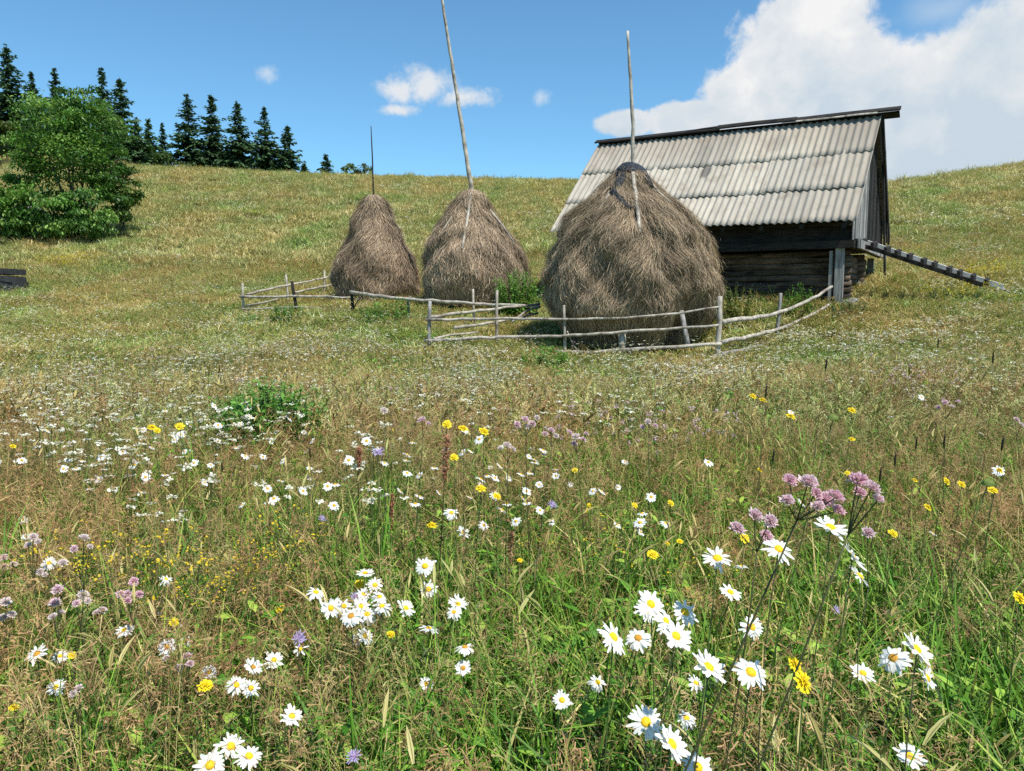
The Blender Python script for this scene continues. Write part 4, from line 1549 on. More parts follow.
def petal_ring(mb, r, n, r0_, r1, w, z0, droop, col, seg=5, jitter=.12, wprof=(.45, .9, 1.0, .92, .42), tipcol=None, lenjit=.08, updown=.1, miss=0.0):
    for i in range(n):
        if miss and r.uniform() < miss: continue
        a = 2 * PI * i / n + r.normal(0, jitter * 2 * PI / n * 1.2)
        L1 = r1 * (1 + r.normal(0, lenjit))
        t = np.linspace(0, 1, seg)
        rr = r0_ + (L1 - r0_) * t
        dz = droop * (1 + r.normal(0, .5))
        z = z0 + r.normal(0, updown) * (L1 - r0_) * t * .6 + dz * t ** 2
        ww = w * np.array(wprof) * (1 + r.normal(0, .08))
        tw = r.normal(0, .18)
        cx, sx = math.cos(a), math.sin(a)
        V = []
        for k in range(seg):
            for g in (-1, 0, 1):
                lift = -.12 * ww[k] if g == 0 else 0
                V.append((cx * rr[k] - sx * g * ww[k], sx * rr[k] + cx * g * ww[k], z[k] + lift + tw * g * ww[k]))
        q = []
        for k in range(seg - 1):
            for g in range(2):
                q.append((k * 3 + g, k * 3 + g + 1, (k + 1) * 3 + g + 1, (k + 1) * 3 + g))
        cc = np.array(col) * (1 + r.normal(0, .03))
        C2 = np.tile(cc, (seg * 3, 1))
        C2[:3] = C2[:3] * np.array([.8, .86, .6])
        if tipcol is not None: C2[-3:] = tipcol
        mb.add(np.array(V), q, None, C2)


def dome(mb, R, hgt, col, r, n=16, m=6, bump=.10, z0=0.0, col2=None):
    V = [(0, 0, z0 + hgt)]
    for j in range(1, m + 1):
        f = j / m
        for i in range(n):
            a = 2 * PI * (i + .5 * (j % 2)) / n
            b = 1 + r.uniform(-bump, bump)
            V.append((R * f * math.cos(a), R * f * math.sin(a), z0 + hgt * math.sqrt(max(0, 1 - f * f)) * b))
    t = []; q = []
    for i in range(n):
        t.append((0, 1 + i, 1 + (i + 1) % n))
    for j in range(m - 1):
        for i in range(n):
            a = 1 + j * n + i; b = 1 + j * n + (i + 1) % n
            q.append((a, a + n, b + n, b))
    C2 = np.array(col)[None] * r.uniform(.75, 1.15, (len(V), 1))
    if col2 is not None:
        C2[: 1 + 2 * n] = np.array(col2)
    mb.add(np.array(V), q, t, C2)


PD = .0275   # daisy radius in the prototypes
daisy_petals = []; daisy_disc = []
for k in range(10):
    mb = MB()
    petal_ring(mb, rf, int(rf.integers(17, 23)), .006, PD, rf.uniform(.0029, .0040), 0, [-.002, -.004, .001, -.007, -.003, .004, -.011, -.016, -.006, .007][k], miss=[0, .05, 0, .1, 0, .12, .08, .2, .3, 0][k], col=(.82, .81, .76), updown=.2, lenjit=.11)
    if k % 2: petal_ring(mb, rf, 7, .006, PD * .95, .0036, .0012, -.003, (.80, .80, .77), updown=.2, lenjit=.1)
    daisy_petals.append(mb.mesh('daisy_petals')); daisy_petals[-1].materials.append(M['petal'])
for k in range(3):
    mb = MB(); dome(mb, .0082, .0042, (.78, .46, .012), rf, 18, 7, .14, 0, (.62, .45, .03)); daisy_disc.append(mb.mesh('daisy_disc', True)); daisy_disc[-1].materials.append(M['disc'])
mb = MB(); dome(mb, .0082, .0046, (.50, .25, .03), rf, 18, 7, .2); old_disc = mb.mesh('daisy_disc_old'); old_disc.materials.append(M['disc'])

hawk_mesh = []
for k in range(3):
    mb = MB()
    petal_ring(mb, rf, 20, .002, .0145, .0019, 0, -.001, (.84, .66, .018), seg=5, wprof=(.5, .9, 1, 1.0, .85), updown=.2)
    petal_ring(mb, rf, 15, .001, .0095, .0016, .0022, .0008, (.82, .62, .015), seg=5, wprof=(.5, .9, 1, 1.0, .85), updown=.25)
    petal_ring(mb, rf, 9, .0005, .0055, .0013, .0038, .0014, (.78, .55, .012), seg=5, wprof=(.5, .9, 1, 1, .8), updown=.25)
    hawk_mesh.append(mb.mesh('hawkweed_flower')); hawk_mesh[-1].materials.append(M['petal'])

wort_mesh = []
for k, (pk, pc_) in enumerate([((.80, .42, .52), (.86, .62, .66)), ((.82, .50, .57), (.86, .69, .70)), ((.80, .62, .62), (.86, .76, .70))]):
    mb = MB()
    petal_ring(mb, rf, 15, .003, .0165, .0026, 0, .003, np.array(pc_) * .92, seg=5, wprof=(.5, 1, .95, .6, .1), updown=.2, tipcol=np.array(pk))
    # a dome of little florets on short threads
    for i in range(80):
        ph = math.acos(1 - rf.uniform(0, 1) * .9); a = rf.uniform(0, 2 * PI)
        R_ = .0125 * rf.uniform(.75, 1.1)
        e = np.array([math.sin(ph) * math.cos(a) * R_ * 1.1, math.sin(ph) * math.sin(a) * R_ * 1.1, .002 + math.cos(ph) * R_ * .85])
        o_ = e * .25
        d = e - o_; sd = np.cross(d, rf.normal(0, 1, 3)); sd /= np.linalg.norm(sd)
        for sdd in (sd, np.cross(d / np.linalg.norm(d), sd)):
            cc = np.array([np.array(pk), np.array(pk) * .5 + np.array(pc_) * .5, np.array(pc_) * rf.uniform(.95, 1.1)])
            mb.add(*_v(ribbons(np.stack([o_, o_ * .3 + e * .7, e])[None], np.array([[.0003, .0013, .0019]]), sdd[None], cc[None])))
    wort_mesh.append(mb.mesh('masterwort_head')); wort_mesh[-1].materials.append(M['petal'])

mb = MB()
petal_ring(mb, rf, 22, .002, .019, .0016, .002, .002, (.44, .37, .58), seg=5, wprof=(.4, .6, .9, 1, .2), updown=.5, lenjit=.2)
petal_ring(mb, rf, 18, .001, .012, .0012, .005, .004, (.46, .34, .58), seg=5, wprof=(.4, .6, .9, 1, .2), updown=.6, lenjit=.2)
scab_mesh = mb.mesh('scabious_head'); scab_mesh.materials.append(M['petal'])
mb = MB(); dome(mb, .008, .007, (.20, .27, .06), rf, 12, 5, .2); petal_ring(mb, rf, 12, .004, .010, .0022, -.001, .002, (.15, .25, .05))
bud_mesh = mb.mesh('green_bud'); bud_mesh.materials.append(M['plant'])

STEMC = np.array([(.12, .19, .05), (.15, .20, .07), (.10, .15, .05), (.17, .15, .08)])
used_spots = []


def solve(u, v, px, Dn, hlo, hhi, dlo, dhi):
    """ground distance for a flower of about Dn metres that spans px pixels, keeping its height plausible"""
    best = None
    d = ray(u, v)
    for Dm in np.linspace(dlo, dhi, 25):
        zc = F * Dm / px
        # zc = depth along the camera axis; Y from it
        b = (CV - v) / F
        Y = zc * (cp + b * sp)
        p = at(u, v, Y)
        h = p.z - h1(p.x, p.y)
        cost = abs(Dm - Dn) / Dn + 6 * max(0, hlo - h) + 6 * max(0, h - hhi)
        if best is None or cost < best[0]: best = (cost, p, Dm, h)
    return best[1], best[2]


def head_rot(p, amt=.55, jit=.22, side=None):
    """turn a flower head towards the sun and sky with a random nod"""
    n = Vector((.30, -.52, .0)) * (amt / .55) + Vector((0, 0, .85))
    if side: n = n + Vector(side)
    n += Vector((rf.normal(0, jit), rf.normal(0, jit), rf.normal(0, jit * .4)))
    n.normalize()
    q = n.to_track_quat('Z', 'Y')
    return (q @ Matrix.Rotation(rf.uniform(0, 6.28), 3, 'Z').to_quaternion()), n


def stem_to(mb, base, tip, nrm, r_, bend=.10, leaves=0, col=None):
    base = Vector(base); tip = Vector(tip)
    c = STEMC[rf.integers(0, len(STEMC))] if col is None else np.array(col)
    m = base.lerp(tip, .55) + Vector((rf.normal(0, bend * .3), rf.normal(0, bend * .3), 0)) * (tip - base).length - nrm * (tip - base).length * .06
    pts = []
    for t in np.linspace(0, 1, 9):
        pts.append(base * (1 - t) ** 2 + m * 2 * t * (1 - t) + tip * t * t)
    addtube(mb, pts, list(np.linspace(r_ * 1.25, r_ * .8, 9)), 5, c)
    for k in range(leaves):
        t = rf.uniform(.08, .6); i = int(t * 8)
        p = np.array(pts[i]); a = rf.uniform(0, 6.28)
        d = np.array([math.cos(a), math.sin(a), .7]); ln = rf.uniform(.025, .055)
        s = np.linspace(0, 1, 4)
        P = p[None] + d[None] * (s * ln)[:, None] - np.array([0, 0, .5])[None] * (s ** 2 * ln)[:, None]
        sd = np.array([[-math.sin(a), math.cos(a), 0]])
        mb.add(*_v(ribbons(P[None], np.array([[.001, .0035, .0042, .0006]]), sd, (c * 1.1)[None])))
    return pts


def daisy(u, v, px, label, group, big=True, side=None, kind=None, jit=.24, Dn=.051):
    p, Dm = solve(u, v, px, Dn, .36, .74, .036, .064)
    lean = Vector((rf.normal(-.02, .05), rf.normal(.03, .05), 0))
    bx, by = p.x + lean.x, p.y + lean.y
    base = Vector((bx, by, h1(bx, by)))
    root = empty('oxeye_daisy', base, label, 'daisy', group)
    q, n = head_rot(p, .55, jit, side)
    mb = MB(); stem_to(mb, (0, 0, -.02), p - base, n, .0013, .12, 5)
    # green calyx under the head
    mb.build('stem', M['plant'], root)
    k = int(rf.integers(0, 6) if px >= 21 else rf.integers(0, 10)) if kind is None else kind
    o1 = link('petals', daisy_petals[k], None, root)
    o1.location = p - base; o1.rotation_mode = 'QUATERNION'; o1.rotation_quaternion = q
    s = .98 * Dm / (2 * PD); o1.scale = (s, s, s)
    dm = old_disc if ((kind is not None and kind == 3) or (kind is None and px < 24 and rf.uniform() < .15)) else daisy_disc[int(rf.integers(0, 3))]
    o2 = link('disc', dm, None, root)
    o2.location = p - base; o2.rotation_mode = 'QUATERNION'; o2.rotation_quaternion = q; o2.scale = (s * 1.08, s * 1.08, s)
    return root


G_BIG = 'large oxeye daisies in the foreground'
G_LC = 'oxeye daisies of the left centre cluster'
G_SM = 'small oxeye daisies in the meadow'
BR = 'in the bottom right group'
DAISIES = [
    (646, 722, 34, 'large white daisy left of the biggest daisy at the bottom edge'),
    (672, 744, 38, 'biggest white daisy, facing up near the bottom edge right of centre'),
    (686.5, 718, 21, 'small ragged daisy just above right of the biggest bottom daisy'),
    (698, 767, 32, 'white daisy cut by the bottom frame edge below the biggest daisy'),
    (651, 604, 30, 'topmost white daisy of the tight group right of centre'),
    (646, 611, 24, 'daisy tucked under the topmost one of the tight group right of centre'),
    (685, 612, 29, 'right-hand daisy of the tight group right of centre'),
    (666, 621, 25, 'half covered daisy in the middle of the tight group right of centre'),
    (676, 636, 32, 'lowest daisy of the tight group right of centre, overlapping its neighbours'),
    (613.5, 637, 34, 'broad white daisy leftmost of the tight group right of centre'),
    (638, 638, 26, 'daisy with a brownish disc beside the broad leftmost one of the tight group'),
    (709, 667, 37, 'wide spread daisy with thin separate petals above a smaller one'),
    (696, 683, 18, 'small daisy directly beneath the wide spread thin-petalled daisy'),
    (751, 672, 35, 'white daisy left of the two yellow hawkweed heads'),
    (830.6, 527, 34, 'topmost large daisy, round, right under the pink masterwort heads'),
    (779, 549, 31, 'large daisy in front of the long dark masterwort stem'),
    (717.5, 558, 30, 'daisy at the left end of the pink masterwort group'),
    (741, 566, 14, 'little side-on daisy between two large ones below the masterwort'),
    (852.5, 556, 32, 'upper of two stacked daisies under the right masterwort heads'),
    (860, 576, 27, 'lower of two stacked daisies under the right masterwort heads'),
    (730.5, 592, 23, 'lone mid-sized daisy above and left of the daisy on the dark stem'),
    (752, 627, 24, 'daisy crossed by the foot of the long dark masterwort stem'),
    (893, 658, 30, 'daisy seen side-on, left in the trio at the right'),
    (917, 649, 34, 'top daisy of the trio at the right, tilted away to the right'),
    (927.6, 678, 25, 'lowest daisy of the trio at the right'),
    (863, 673, 23, 'tattered daisy alone left of the trio at the right'),
    (952, 706, 15, 'half-open daisy bud right below the trio at the right'),
    (910, 756, 28, 'daisy half buried in grass at the bottom right edge'),
    (562, 700, 19, 'single small daisy in the empty green grass at bottom centre'),
    (598, 682, 17, 'single small daisy left above the large bottom daisies'),
    (231, 746, 27, 'top daisy of the trio at the bottom left of centre, with few petals'),
    (249, 756, 27, 'right-hand daisy of the trio at the bottom left of centre'),
    (210, 765, 30, 'lowest daisy of the trio at the bottom left of centre, cut by the frame'),
    (292, 716, 22, 'daisy with petals raised like a cup, alone right of the bottom left trio'),
    (236.6, 685, 20, 'left of two touching daisies right of the deep yellow hawkweed'),
    (251, 688, 18, 'right of two touching daisies right of the deep yellow hawkweed'),
    (274, 660, 19, 'daisy with gaps in its petals above the two touching daisies'),
    (253, 667, 18, 'daisy just left of the gap-petalled daisy'),
    (300, 649, 15, 'small daisy beside a purple scabious head'),
    (37, 653.6, 22, 'daisy far left with a pale grassy background, largest at the left side'),
    (124, 630, 17, 'daisy standing clear at the left, below the pink masterworts'),
    (56, 687, 18, 'daisy in the left corner below the largest left daisy'),
    (316, 592, 19, 'lone daisy left of the dense left centre cluster'),
    (365, 573, 18, 'topmost daisy of the dense left centre cluster'),
    (375, 585, 17, 'second daisy from the top in the dense left centre cluster'),
    (331, 608, 21, 'leftmost daisy of the dense left centre cluster'),
    (351, 616, 23, 'largest daisy of the dense left centre cluster, at its lower left'),
    (382, 606, 20, 'rightmost daisy inside the dense left centre cluster'),
    (406, 608, 20, 'daisy standing just clear to the right of the dense left centre cluster'),
    (365, 636, 19, 'daisy below the dense left centre cluster'),
    (425, 566, 20, 'upper daisy of the pair right above the dense left centre cluster'),
    (428.5, 589, 18, 'lower daisy of the pair right above the dense left centre cluster'),
    (458, 604, 19, 'upper of two overlapping daisies near the picture centre'),
    (454, 612, 15, 'lower of two overlapping daisies near the picture centre'),
    (429, 628, 20, 'flat side-on daisy below the two overlapping daisies near the centre'),
    (465, 647, 19, 'round daisy at the end of a loose row right of the left centre cluster'),
    (463, 668, 16, 'drooping daisy under the round daisy at the end of the loose row'),
]
SMALL = [(363.5, 594, 13), (379.5, 596.5, 17), (344, 606, 17), (367, 614, 20), (361, 606, 17), (356, 641, 13), (380, 641, 11), (426.5, 684, 15), (409, 659, 12),
         (250, 715, 14), (183, 623, 12), (185, 641, 13), (209, 672, 15), (49, 563, 15), (167, 647, 17), (60, 656, 15), (153, 603, 10), (166, 579, 13), (156, 616, 12),
         (4, 712, 12), (128, 669, 12), (451.5, 512.6, 15), (463, 533, 14), (502, 510, 14), (495.5, 494.5, 12), (665.6, 523, 11), (484, 525, 11), (632.5, 755, 9),
         (986, 719, 8), (1011, 711, 9), (889, 712, 7), (933, 533, 9), (700, 640, 10), (120, 655, 9), (23, 520, 9), (35, 541, 9)]
for i, (u, v, px, lab) in enumerate(DAISIES):
    kind = {638: 3, 893: 3, 292: 5, 952: 5}.get(int(u))
    side = {893: (-.7, 0, -.3), 917: (.5, .1, 0), 927: (.5, 0, -.1), 852: (.3, .2, 0), 860: (.4, .1, 0), 429: (0, .3, .3), 741: (0, .4, .3)}.get(int(u))
    daisy(u, v, px, lab, G_BIG, True, side, kind)
for (u, v, px) in SMALL:
    left_cl = 340 < u < 384 and 590 < v < 620
    daisy(u, v, px, 'white daisy crowded inside the dense left centre cluster' if left_cl else 'small white daisy half sunk in the near meadow grass', G_LC if left_cl else G_SM)

# simple daisies farther out in the meadow: one mesh each, shared shapes
far_daisy = []
for k in range(5):
    mb = MB()
    hh = .50
    stem_to(mb, (0, 0, -.02), (rf.normal(0, .03), 0, hh), Vector((0, 0, 1)), .0016, .1, 2)
    n0 = mb.n
    m2 = MB(); petal_ring(m2, rf, 13, .005, .026, .0052, 0, -.003, (.80, .80, .77), seg=5, updown=.15)
    dome(m2, .0085, .005, (.78, .46, .012), rf, 8, 3)
    q, n = head_rot(None, .35, .2)
    Rm = np.array(q.to_matrix())
    for V, Cc in zip(m2.v, m2.c): pass
    off = 0
    VV = np.concatenate(m2.v) @ Rm.T + np.array([0, 0, hh])
    mb.add(VV, np.concatenate(m2.f4), np.concatenate(m2.f3), np.concatenate(m2.c))
    far_daisy.append(mb.mesh('oxeye_daisy')); far_daisy[-1].materials.append(M['petal'])


def spot(u, v, hh, lo=1.5, hi=70):
    """ground point whose plant of height hh shows its top at (u, v)"""
    for Y in np.geomspace(lo, hi, 260):
        p = at(u, v, Y)
        if p.z < h1(p.x, p.y) + hh: return p
    return None


nfar = 0
while nfar < 150:
    u = rf.uniform(-40, 1064); v = 400 + 110 * rf.beta(1.1, 2.2)
    p = spot(u, v, .5)
    if p is None or p.y < 1.9: continue
    pn = wnoise(np.array(p.x * 1.1), np.array(p.y * .8), 61)
    keep = sig(5 * (pn - .25)) * (1.0 if p.x < .2 * p.y else .3)
    if rf.uniform() > keep: continue
    o = link('oxeye_daisy', far_daisy[int(rf.integers(0, 5))])
    s = rf.uniform(.55, .85)
    o.location = (p.x, p.y, h1(p.x, p.y)); o.scale = (s, s, s * rf.uniform(1.0, 1.35))
    o.rotation_euler = (rf.normal(0, .08), rf.normal(0, .08), rf.uniform(-.9, .9))
    tag(o, 'tiny white daisy among the russet grass of the middle meadow', 'daisy', 'tiny oxeye daisies of the middle meadow')
    nfar += 1


# masterworts: a stem that forks into several pink heads
def masterwort(label, heads, foot, join=None, group='pink masterworts', Dn=.030, tones=(0, 1), hmax=.95):
    Ps = []
    u0, v0, s0 = heads[0]
    p0, D0 = solve(u0, v0, s0, Dn, .38, hmax, .020, .042)
    Y0 = p0.y
    jn = join if join is not None else (u0, v0 + 4 * s0)
    vg = CV + F * (CZ - h1(0, Y0)) / Y0 - 60
    fu = jn[0] + max(-.55, min(.55, (foot[0] - jn[0]) / max(20, foot[1] - jn[1]))) * (vg - jn[1])
    base = at(fu, foot[1], Y0 + .02)
    base = Vector((base.x, Y0 + .03, h1(base.x, Y0 + .03)))
    root = empty('masterwort', base, label, 'masterwort', group)
    mb = MB()
    if join is None: join = (u0, v0 + 4 * s0)
    J = at(join[0], join[1], Y0 + .01) - base
    if J.z < .15: J.z = .15
    stem_to(mb, (0, 0, -.02), J, Vector((0, 0, 1)), .0017, .06, 4, (.11, .12, .05))
    mats = []
    for (u, v, s) in heads:
        Y = Y0 + rf.uniform(-.04, .04)
        p = at(u, v, Y)
        q, n = head_rot(p, .45, .25)
        stem_to(mb, J, p - base, n, .0010, .05, 0, (.12, .12, .055))
        zc = Y / (cp + (CV - v) / F * sp)
        Dm = s * zc / F
        mats.append((p - base, q, Dm / .033))
    mb.build('stem', M['plant'], root)
    for (l, q, s) in mats:
        o = link('flower_head', wort_mesh[int(rf.choice(tones))], None, root)
        o.location = l; o.rotation_mode = 'QUATERNION'; o.rotation_quaternion = q; o.scale = (s, s, s)


masterwort('tall pink masterwort with the fullest cluster of heads above the topmost large daisy',
           [(808, 483, 23), (789.6, 481, 17), (787, 501, 17), (816, 494, 15), (825, 500.5, 22), (835, 498, 22), (818, 507, 16), (838, 511, 16)], (752, 640), (797, 520))
masterwort('pink masterwort with heads at the right of the fullest cluster, on a leaning stem',
           [(858, 481, 23), (871.5, 489, 20), (878, 500, 15), (859.5, 493, 15)], (815, 640), (848, 535))
masterwort('lower pink masterwort left of the large daisy on the dark stem',
           [(754.5, 516, 19), (770, 521.5, 17), (736.7, 529, 18), (766, 536, 15)], (748, 620), (757, 552))
masterwort('single pink masterwort head beside the two stacked daisies', [(868, 533, 14)], (862, 640))
LW = 'pale pink masterwort at the left edge, '
masterwort('masterwort with the brightest mauve head of those at the left, behind the yellow flowers', [(84, 539, 13), (74, 549, 9), (90, 547, 7)], (80, 600), tones=(1, 2))
masterwort('pale masterwort pair highest and left of the mauve one', [(33, 537.6, 11), (38, 542, 8), (28, 545, 8)], (34, 600), tones=(2,))
masterwort('pale masterwort cut by the left frame edge, upper one', [(4, 558, 10), (13.5, 565, 9), (4, 567, 9)], (6, 610), tones=(1, 2))
masterwort('pale masterwort cut by the left frame edge, lower one', [(6, 602, 12), (3, 618, 10), (12, 615, 10)], (8, 660), tones=(2,))
masterwort('masterwort with two round heads beside the small high daisy at left', [(63, 563.6, 11), (40, 572, 9), (45, 575, 7)], (52, 620), tones=(1, 2))
masterwort('masterwort with heads stacked in a vertical column at left', [(57.6, 590, 13), (55, 603, 12), (53, 617.5, 11), (61.5, 613, 9)], (56, 670), tones=(1, 2))
masterwort('masterwort right of the vertical column of heads at left', [(83, 596, 13), (76.5, 603.5, 9), (88, 601, 8)], (84, 650), tones=(1, 2))
masterwort('single pale masterwort head between two fuller plants at left', [(102.5, 611, 11), (96, 613, 8)], (104, 660), tones=(2,))
masterwort('masterwort with five pinkish heads, rightmost of those at left', [(134, 582, 11), (120.6, 595, 11), (128, 594, 10), (139, 595, 10), (127.6, 601, 9)], (128, 660), tones=(0, 1))
masterwort('faded masterwort among daisies right of the left corner', [(187, 657, 12), (179, 668, 10), (166, 659, 9), (190, 664, 9)], (180, 720), tones=(1, 2))
masterwort('faded brownish masterwort low in the left corner', [(79, 689, 11), (73, 694, 9)], (80, 740), tones=(2,))
for (lab, hs) in (('pale lilac masterwort farthest left of those beyond the daisies at mid height', [(384, 411, 9)]),
                  ('pale masterwort with two heads just left of the three yellow hawkweeds', [(422, 420.6, 10), (428, 424, 7)]),
                  ('pale masterwort below the three yellow hawkweeds on their right', [(507, 446, 11), (513, 450, 8), (500, 449, 7)]),
                  ('pale pink masterwort with the widest spray in the middle meadow', [(525, 420, 10), (517, 425, 9), (532, 424, 9), (527, 427, 8), (537, 418, 7)]),
                  ('pale masterwort spray centred right of the widest one', [(551, 431, 9), (545, 434, 7), (556, 436, 7)]),
                  ('pale masterwort spray under the largest haystack, second of a row', [(576, 437, 10), (569, 433, 8), (583, 440, 8), (574, 444, 8), (586, 434, 6)]),
                  ('pale masterwort at the right end of the pale row in the middle meadow', [(648, 422, 8), (655, 426, 7), (642, 427, 6)]),
                  ('pink masterwort patch in straw grass at the right', [(945, 403, 8), (952, 407, 7), (938, 408, 7), (958, 402, 6)]),
                  ('pale pink masterwort at the right edge in straw grass', [(1016, 420, 8), (1021, 425, 7)])):
    masterwort(lab, hs, (hs[0][0] + rf.normal(0, 3), hs[0][1] + 60), (hs[0][0] + 1, hs[0][1] + 16), tones=(1, 2), Dn=.034)


def single(name, cat, u, v, px, Dn, dlo, dhi, label, group, mesh, Dm0, part, footdx=0, stemr=.0012, hlo=.34, hhi=.74, leaves=2, amt=.5, stemcol=None):
    p, Dm = solve(u, v, px, Dn, hlo, hhi, dlo, dhi)
    bx = p.x + footdx / F * p.y; by = p.y + .02
    base = Vector((bx, by, h1(bx, by)))
    root = empty(name, base, label, cat, group)
    q, n = head_rot(p, amt, .2)
    mb = MB(); stem_to(mb, (0, 0, -.02), p - base, n, stemr, .08, leaves, stemcol)
    mb.build('stem', M['plant'], root)
    o = link(part, mesh, None, root)
    o.location = p - base; o.rotation_mode = 'QUATERNION'; o.rotation_quaternion = q
    s = Dm / Dm0; o.scale = (s, s, s)


G_H = 'yellow hawkweeds in the meadow'
HAWK = [(803.7, 682, 23, 'largest bright yellow hawkweed, low at the right near a white daisy'), (795, 664, 17, 'smaller yellow hawkweed just above the largest one'),
        (205.5, 685, 15, 'deep yellow hawkweed alone at bottom left'), (745, 538, 11, 'yellow hawkweed peeping out beneath the lower pink masterwort'),
        (893, 533, 10, 'yellow hawkweed right of the pink masterworts'), (1020, 598, 15, 'yellow hawkweed cut by the right frame edge'),
        (653, 554, 12, 'yellow hawkweed in open grass left of the masterworts, the largest there'), (432, 525, 11, 'orange yellow hawkweed above the centre cluster of daisies'),
        (447, 424, 10, 'left of three yellow hawkweeds in a row at mid height'), (463.5, 428, 10, 'middle of three yellow hawkweeds in a row at mid height'),
        (484, 431, 11, 'right of three yellow hawkweeds in a row at mid height'), (454, 457, 9, 'yellow hawkweed just below the left one of the row of three'),
        (481, 488, 11, 'yellow hawkweed beside a white daisy below the row of three'), (497, 496, 9, 'small hawkweed half behind a daisy below the row of three'),
        (152, 427, 9, 'left one of the bright yellow pair far out on the left'), (180, 426, 9, 'right one of the bright yellow pair far out on the left'),
        (753, 396, 8, 'upper left yellow hawkweed of a pair below the split-rail fence'), (763, 400, 9, 'lower right yellow hawkweed of a pair below the split-rail fence'),
        (791, 416, 10, 'flat yellow hawkweed left of the tall green bud'), (852, 410, 9, 'yellow hawkweed right of the tall green bud, higher one'),
        (852, 439, 7, 'yellow hawkweed right of the tall green bud, lower one'), (962, 484, 9, 'yellow hawkweed left of the leaning green bud at right'),
        (993, 490, 10, 'yellow hawkweed touching the leaning green bud at right'), (1000, 470, 8, 'yellow hawkweed above right of the leaning green bud'),
        (174, 622, 10, 'yellow hawkweed beside a small daisy left of the centre'), (359, 584, 9, 'yellow hawkweed touching the topmost daisy of the centre cluster'),
        (391, 634, 9, 'orange yellow hawkweed below the centre cluster of daisies')]
for i, (u, v, px, lab) in enumerate(HAWK):
    single('hawkweed', 'hawkweed', u, v, px, .029, .020, .044, lab, G_H, hawk_mesh[i % 3], .029, 'flower', rf.normal(0, 6))
for (u, v, px) in [(667, 543, 7), (680, 541, 7), (635, 505, 7), (671, 503, 7), (947, 481, 8), (928, 507, 9), (848, 473, 7), (14, 707, 9), (72, 655, 9), (13, 446, 6), (157, 430, 7), (279, 610, 7),
                   (915, 480, 6), (575, 470, 6), (520, 560, 6), (760, 470, 6), (590, 505, 6)]:
    single('hawkweed', 'hawkweed', u, v, px, .027, .018, .040, 'small yellow hawkweed scattered in the near grass', G_H + ' that are small', hawk_mesh[0], .029, 'flower', rf.normal(0, 6))

for (u, v, px, lab) in [(299, 639, 15, 'purple scabious right behind a small white daisy'), (356, 597, 11, 'lilac scabious within the dense left centre daisies'),
                        (353, 757, 15, 'lilac scabious at the bottom edge left of centre'), (378, 453, 13, 'lilac scabious with a wide head in the middle meadow'),
                        (552, 505, 9, 'small violet scabious in grass at picture centre'), (836, 610, 9, 'small blue violet scabious low among the grass right of centre'),
                        (322, 519, 8, 'small violet scabious beside the yellow patch')]:
    single('scabious', 'scabious', u, v, px, .034, .024, .046, lab, 'purple scabious flowers', scab_mesh, .038, 'flower_head', rf.normal(0, 5))
single('tall_bud', 'flower bud', 833, 419, 13, .027, .018, .032, 'tall straight stalk with a round green bud above the pink masterworts', 'tall green buds', bud_mesh, .020, 'bud', -80, .0013, .5, .95, 2, .2, (.12, .16, .05))
single('tall_bud', 'flower bud', 988, 484, 15, .027, .018, .032, 'long leaning stalk with a green bud at the right', 'tall green buds', bud_mesh, .020, 'bud', -160, .0013, .5, .95, 2, .2, (.12, .16, .05))


# docks with rusty seed spikes, and dark plantain heads
def dock(u, vt, vb, px, label):
    Y = {True: 2.6, False: 2.9}[u > 400]
    t = at(u, vt, Y)
    bx = t.x - (14 if u > 440 else 6) / F * Y; by = Y
    base = Vector((bx, by, h1(bx, by)))
    root = empty('dock', base, label, 'dock', 'rusty dock stalks')
    mb = MB(); pts = stem_to(mb, (0, 0, -.02), t - base, Vector((0, 0, 1)), .0022, .03, 4, (.14, .08, .04))
    mb.build('stem', M['plant'], root)
    mb = MB()
    hl = (vb - vt) / F * Y
    tip = np.array(t - base); dr = np.array(pts[-1] - pts[-3]); dr /= np.linalg.norm(dr)
    n = 420
    f = rf.uniform(0, 1, n)
    o = tip[None] - dr[None] * (f * hl)[:, None]
    a = rf.uniform(0, 6.28, n)
    rr = (px / F * Y / 2) * (.2 + .9 * np.sin(PI * np.clip(f * .8 + .2, 0, 1)) * (.45 + .55 * np.abs(np.sin(f * 17 + u)))) * rf.uniform(.1, 1, n)
    c_ = o + np.stack([np.cos(a) * rr, np.sin(a) * rr, rr * .5], -1)
    d = rf.normal(0, 1, (n, 3)); d /= np.linalg.norm(d, axis=1)[:, None]
    sd = np.cross(d, rf.normal(0, 1, (n, 3))); sd /= np.linalg.norm(sd, axis=1)[:, None]
    L = .0045
    PP = np.stack([c_ - d * L, c_, c_ + d * L], 1)
    pal = np.array([(.46, .20, .11), (.55, .27, .15), (.36, .15, .08), (.50, .32, .18)])
    mb.add(*_v(ribbons(PP, np.tile([[.0006, .003, .0006]], (n, 1)), sd, pick(pal, n, rf))))
    mb.build('seed_spike', M['plant'], root)


dock(447, 436, 482, 13, 'rust red dock spike left of the picture centre, the biggest')
dock(359, 448, 470, 8, 'short rust red dock spike in the middle meadow left of the biggest')
dock(392, 494, 530, 6, 'thin brown dock spike lower left of the biggest')
dock(512, 532, 570, 7, 'pale brown dock spike at the picture centre')


